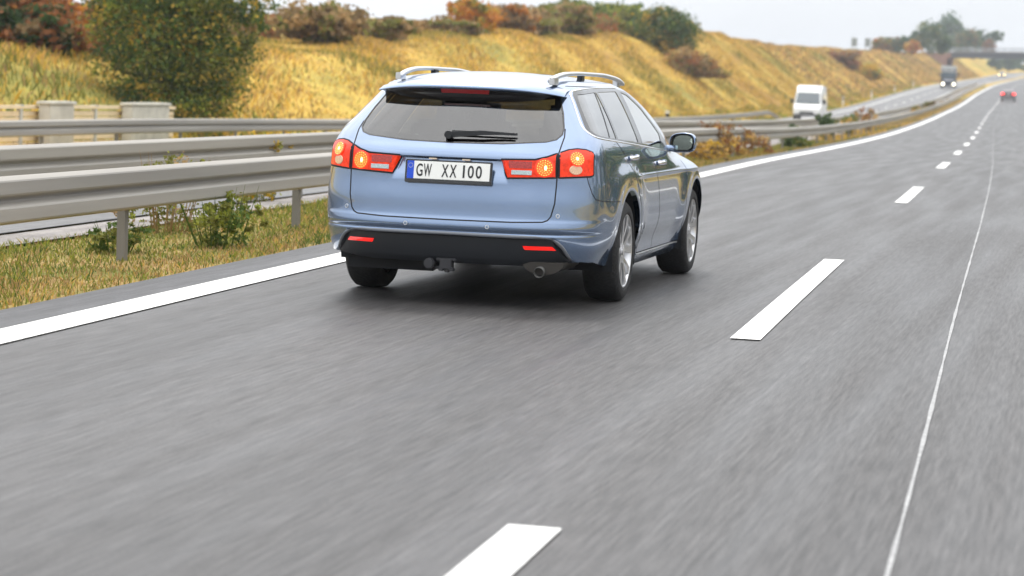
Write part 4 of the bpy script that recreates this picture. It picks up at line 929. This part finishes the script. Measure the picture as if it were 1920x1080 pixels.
# ------------------------------------------------------------------ bridge, signs and the other traffic
CON=mat('weathered_concrete',(.20,.20,.20),.85,noise=(.6,.2));DCON=mat('girder_steel',(.055,.06,.075),.6);BRK=mat('abutment_brick',(.23,.13,.10),.9,noise=(1.5,.2));PAR=mat('parapet_grey',(.32,.34,.36),.6)
b_=thing('road_bridge','grey overpass bridge crossing both carriageways in the distance','bridge',(0,610,0))
zb=12.1
bm=bmesh.new();V0=[(-32,0,zb+.0),(60,0,zb+2.2)]
def slab(bm,x0,x1,y0,y1,za,zb_,h,ramp=.024):
    pts=[(x0,y0,za),(x1,y0,za+(x1-x0)*ramp),(x1,y0,za+(x1-x0)*ramp+h),(x0,y0,za+h)];poly(bm,pts,(0,y1-y0,0))
bm=bmesh.new();slab(bm,-32.5,62,0,8,zb,0,1.25);obj('deck_girder',bm,DCON,b_)
bm=bmesh.new();slab(bm,-33,62,-.4,8.4,zb+1.25,0,.30);obj('deck_edge',bm,CON,b_)
for yy in(-.3,8.2):
    bm=bmesh.new();slab(bm,-33,62,yy,yy+.1,zb+2.45,0,.10);slab(bm,-33,62,yy,yy+.06,zb+2.0,0,.06)
    for k in range(48):
        x=-33+k*2;box(bm,(x,yy+.05,zb+1.55+(x+33)*.024+.5),(.10,.08,1.0))
    for k in range(190):
        x=-33+k*.5;box(bm,(x,yy+.05,zb+1.55+(x+33)*.024+.45),(.03,.03,.9))
    obj('parapet_railing',bm,PAR,b_)
bm=bmesh.new();box(bm,(-35.5,4,zb-1.6),(7,9,5.6));box(bm,(-32.4,4,zb-3.2),(1.0,9,6.2));obj('abutment',bm,BRK,b_)
for k,x in enumerate((-4.6,-4.6,22)):
    bm=bmesh.new()
    cyl(bm,(x,1.5+4.5*(k%2),zb-2.6),.42,6.6,'Z',16);obj('pier',bm,CON,b_)
# sign boards seen edge-on above the crest
for i,(px_,lb) in enumerate((( -28.9,'left of two grey boards on posts standing on the crest of the slope'),(-26.5,'right of two grey boards on posts standing on the crest of the slope'))):
    y=430;t=thing('sign_board',lb,'sign',(float(xr(y))+px_,y,float(zr(y)+gh(-29.5,y))-.1),0,'grey boards on the crest')
    bm=bmesh.new();box(bm,(0,0,1.75),(1.0,.08,1.5));obj('board',bm,mat('board_grey',(.22,.25,.26),.6),t,bevel=.01)
    for x in(-.38,.38):
        bm=bmesh.new();cyl(bm,(x,.08,.9),.05,1.9,'Z',10);obj('post',bm,GALP,t)
HLW=mat('headlight_lit',(1,.95,.8),.2,emit=((1,.93,.75),4));HLA=mat('headlight_warm',(1,.8,.5),.2,emit=((1,.70,.28),6));TLR=mat('tail_lamp_lit',(1,.05,.05),.2,emit=((1,.06,.05),3.0))
VGL=glassmat('vehicle_glass',(.12,.15,.17));VDK=mat('vehicle_dark',(.02,.022,.026),.5)
def loft(bm,secs):                                # secs: (y, half width low, z low, half width belt, z belt, half width top, z top)
    rg=[]
    for y,wl,zl,wb,zb_,wt,zt in secs:
        pts=[(-wl,zl),(-wb,zl+(zb_-zl)*.35),(-wb,zb_),(-wt,zt-.05),(-wt+.10,zt),(wt-.10,zt),(wt,zt-.05),(wb,zb_),(wb,zl+(zb_-zl)*.35),(wl,zl)]
        rg.append([bm.verts.new((x,y,z)) for x,z in pts])
    n=len(rg[0])
    for a_,c_ in zip(rg[:-1],rg[1:]):
        for j in range(n):bm.faces.new((a_[j],a_[(j+1)%n],c_[(j+1)%n],c_[j]))
    bm.faces.new(rg[0]);bm.faces.new(rg[-1])
def vwheel(parent,x,y,r=.33,w_=.22):
    q=D.objects.new('wheel',None);COL.objects.link(q);q.parent=parent;q.location=(x,y,r)
    bm=bmesh.new();lathe(bm,[(-w_/2,r*.62),(-w_/2,r*.92),(-w_*.4,r),(w_*.4,r),(w_/2,r*.92),(w_/2,r*.62)],'X',closed=True,seg=28);obj('tyre',bm,RUB,q,True)
    bm=bmesh.new();cyl(bm,(0,0,0),r*.62,w_*.8,'X',20);cyl(bm,(0,0,0),r*.2,w_*.9,'X',12);obj('rim',bm,RIM,q)
def quadp(bm,pts,d=(0,.01,0)):poly(bm,pts,d)
# white van (front at local -y, towards us)
def vz(L,y):return float(zr(y)+opp(L,y))
y=166;L=-12.9
van=thing('panel_van','white high-roof panel van coming towards us on the far carriageway','van',(float(xr(y))+L,y,vz(L,y)),.03);van.scale=(1.06,1,1.0)
WH=mat('van_white',(.82,.82,.80),.3,coat=.6)
bm=bmesh.new();loft(bm,[(0,.78,.38,.82,.75,.74,.86),(.12,.90,.30,.93,.85,.86,.98),(.75,.95,.28,.98,1.05,.88,1.22),(1.45,.96,.28,1.0,1.25,.84,2.18),(1.9,.96,.28,1.0,1.35,.88,2.50),(2.4,.96,.28,1.0,1.4,.88,2.58),(5.6,.96,.30,1.0,1.4,.88,2.56),(5.75,.93,.35,.97,1.4,.85,2.50)])
obj('body',bm,WH,van,bevel=.03)
bm=bmesh.new();poly(bm,[(-.84,.70,1.235),(.84,.70,1.235),(.76,1.36,2.02),(-.76,1.36,2.02)],(0,-.025,.02));obj('windscreen',bm,mat('van_glass',(.05,.07,.08),.08,coat=1),van)
bm=bmesh.new();box(bm,(0,-.01,.56),(.95,.06,.14));obj('grille',bm,VDK,van,bevel=.01)
bm=bmesh.new();box(bm,(0,-.03,.40),(1.7,.10,.14));obj('bumper',bm,mat('bumper_grey',(.10,.10,.10),.6),van,bevel=.02)
for s_ in(-1,1):
    bm=bmesh.new();poly(bm,[(s_*.58,.02,.66),(s_*.86,.08,.66),(s_*.88,.14,.92),(s_*.66,.06,.84)],(0,-.03,0));obj('headlight',bm,mat('van_lamp',(.75,.62,.45),.1,coat=1),van)
    bm=bmesh.new();box(bm,(s_*1.12,1.05,1.40),(.20,.10,.34));box(bm,(s_*1.02,1.08,1.3),(.1,.05,.05));obj('wing_mirror',bm,VDK,van,bevel=.03)
    bm=bmesh.new();poly(bm,[(s_*1.003,1.2,1.32),(s_*1.003,2.0,1.36),(s_*.93,2.0,2.0),(s_*.93,1.55,2.0)],(s_*.01,0,0));obj('side_window',bm,mat('van_side_glass',(.05,.06,.07),.1,coat=1),van)
    for yy in(.95,4.4):vwheel(van,s_*.86,yy,.35)
bm=bmesh.new();box(bm,(0,-.07,.42),(.52,.01,.11));obj('number_plate',bm,PNT,van)
# lorry
y=392;L=-10.1
lo_=thing('articulated_lorry','dark lorry with lit headlamps and a pale trailer, coming towards us past the bend','lorry',(float(xr(y))+L,y,vz(L,y)),.06)
CAB=mat('cab_blue_black',(.025,.03,.045),.35,coat=.5);TRL=mat('trailer_grey',(.45,.47,.46),.6)
bm=bmesh.new();loft(bm,[(0,1.10,.45,1.18,1.5,1.08,2.75),(.15,1.2,.40,1.25,1.6,1.15,3.0),(.7,1.2,.40,1.25,1.6,1.15,3.35),(2.2,1.2,.5,1.25,1.6,1.15,3.45)]);obj('cab',bm,CAB,lo_,bevel=.04)
bm=bmesh.new();poly(bm,[(-1.08,-.03,1.85),(1.08,-.03,1.85),(1.0,.02,2.55),(-1.0,.02,2.55)],(0,-.03,0));obj('windscreen',bm,mat('lorry_glass',(.04,.07,.09),.08,coat=1),lo_)
bm=bmesh.new();box(bm,(0,-.06,1.35),(1.7,.08,.28));obj('grille_bar',bm,mat('grille_silver',(.5,.52,.58),.3,.6),lo_,bevel=.02)
bm=bmesh.new();box(bm,(0,-.08,2.78),(1.9,.25,.22));box(bm,(0,.35,3.28),(1.7,.1,.35));obj('sun_visor',bm,TRL,lo_,bevel=.03)
bm=bmesh.new();box(bm,(0,8.6,2.35),(2.55,12.2,2.75));obj('trailer',bm,TRL,lo_,bevel=.03)
bm=bmesh.new();box(bm,(0,7.5,.85),(1.1,14,.25));box(bm,(0,-.02,.50),(2.3,.2,.35));obj('chassis',bm,VDK,lo_)
for s_ in(-1,1):
    bm=bmesh.new();cyl(bm,(s_*.86,-.14,.72),.21,.06,'Y',20);obj('headlight',bm,HLW,lo_)
    bm=bmesh.new();box(bm,(s_*1.42,.1,2.2),(.22,.15,.65));box(bm,(s_*1.3,.12,2.3),(.2,.05,.06));obj('wing_mirror',bm,VDK,lo_,bevel=.03)
    for yy in(1.3,5.2,10.5,11.8,13.1):vwheel(lo_,s_*1.08,yy,.5,.3)
# far oncoming car
y=480;L=-3.9
cz=float(zr(y))
y=640;fc=thing('oncoming_car','small dark car with bright warm headlamps far away under the bridge','car',(float(xr(y))-9.7,y,float(zr(y))-.1),.03)
bm=bmesh.new();loft(bm,[(0,.75,.3,.82,.6,.72,.72),(.8,.86,.25,.9,.8,.8,.95),(1.5,.86,.25,.9,.9,.66,1.45),(3.2,.86,.25,.9,.95,.64,1.52),(4.2,.84,.3,.88,.9,.7,1.05)]);obj('body',bm,CAB,fc,bevel=.03)
bm=bmesh.new();poly(bm,[(-.72,.78,.98),(.72,.78,.98),(.6,1.42,1.40),(-.6,1.42,1.40)],(0,-.02,.02));obj('windscreen',bm,mat('car_glass',(.06,.08,.1),.1,coat=1),fc)
for s_ in(-1,1):
    bm=bmesh.new();cyl(bm,(s_*.66,-.03,.62),.17,.06,'Y',18);obj('headlight',bm,HLA,fc)
    for yy in(.8,3.4):vwheel(fc,s_*.75,yy)
# dark car ahead in the next lane
y=288;L=1.05
rc=thing('hatchback_car','dark car with red tail lamps driving away far ahead in our lanes','car',(float(xr(y))+L,y,float(zr(y))),.025)
RD=mat('dark_red_paint',(.06,.035,.04),.35,coat=.6)
bm=bmesh.new();loft(bm,[(0,.80,.30,.86,.90,.74,1.02),(.12,.84,.25,.89,.95,.72,1.15),(.75,.85,.24,.90,1.0,.66,1.42),(2.3,.85,.24,.90,1.0,.66,1.46),(3.2,.85,.24,.90,.95,.74,1.02),(4.1,.78,.3,.84,.75,.7,.82)]);obj('body',bm,RD,rc,bevel=.03)
bm=bmesh.new();poly(bm,[(-.68,.16,1.04),(.68,.16,1.04),(.58,.66,1.36),(-.58,.66,1.36)],(0,-.03,.01));obj('rear_window',bm,mat('car_rear_glass',(.02,.025,.03),.12,coat=1),rc)
bm=bmesh.new();box(bm,(0,-.04,.42),(1.6,.14,.26));obj('bumper',bm,mat('bumper_pale',(.22,.22,.22),.5),rc,bevel=.03)
bm=bmesh.new();box(bm,(0,-.03,.78),(.52,.02,.11));obj('number_plate',bm,PNT,rc)
for s_ in(-1,1):
    bm=bmesh.new();box(bm,(s_*.68,.0,.90),(.34,.10,.20));obj('tail_light',bm,TLR,rc,bevel=.02)
    for yy in(.75,3.3):vwheel(rc,s_*.76,yy)
# ------------------------------------------------------------------ autumn haze
hm=D.materials.new('haze_air');hm.use_nodes=True;t=hm.node_tree;t.nodes.clear();o=t.nodes.new('ShaderNodeOutputMaterial');pv=t.nodes.new('ShaderNodeVolumePrincipled')
pv.inputs['Color'].default_value=(.86,.90,.96,1);pv.inputs['Density'].default_value=.00032;pv.inputs['Anisotropy'].default_value=.2
t.links.new(pv.outputs[0],o.inputs['Volume'])
bm=bmesh.new();box(bm,(0,1810,14),(1990,4600,44));hz=obj('haze',bm,hm);tag(hz,kind='stuff')
SC.cycles.volume_bounces=0
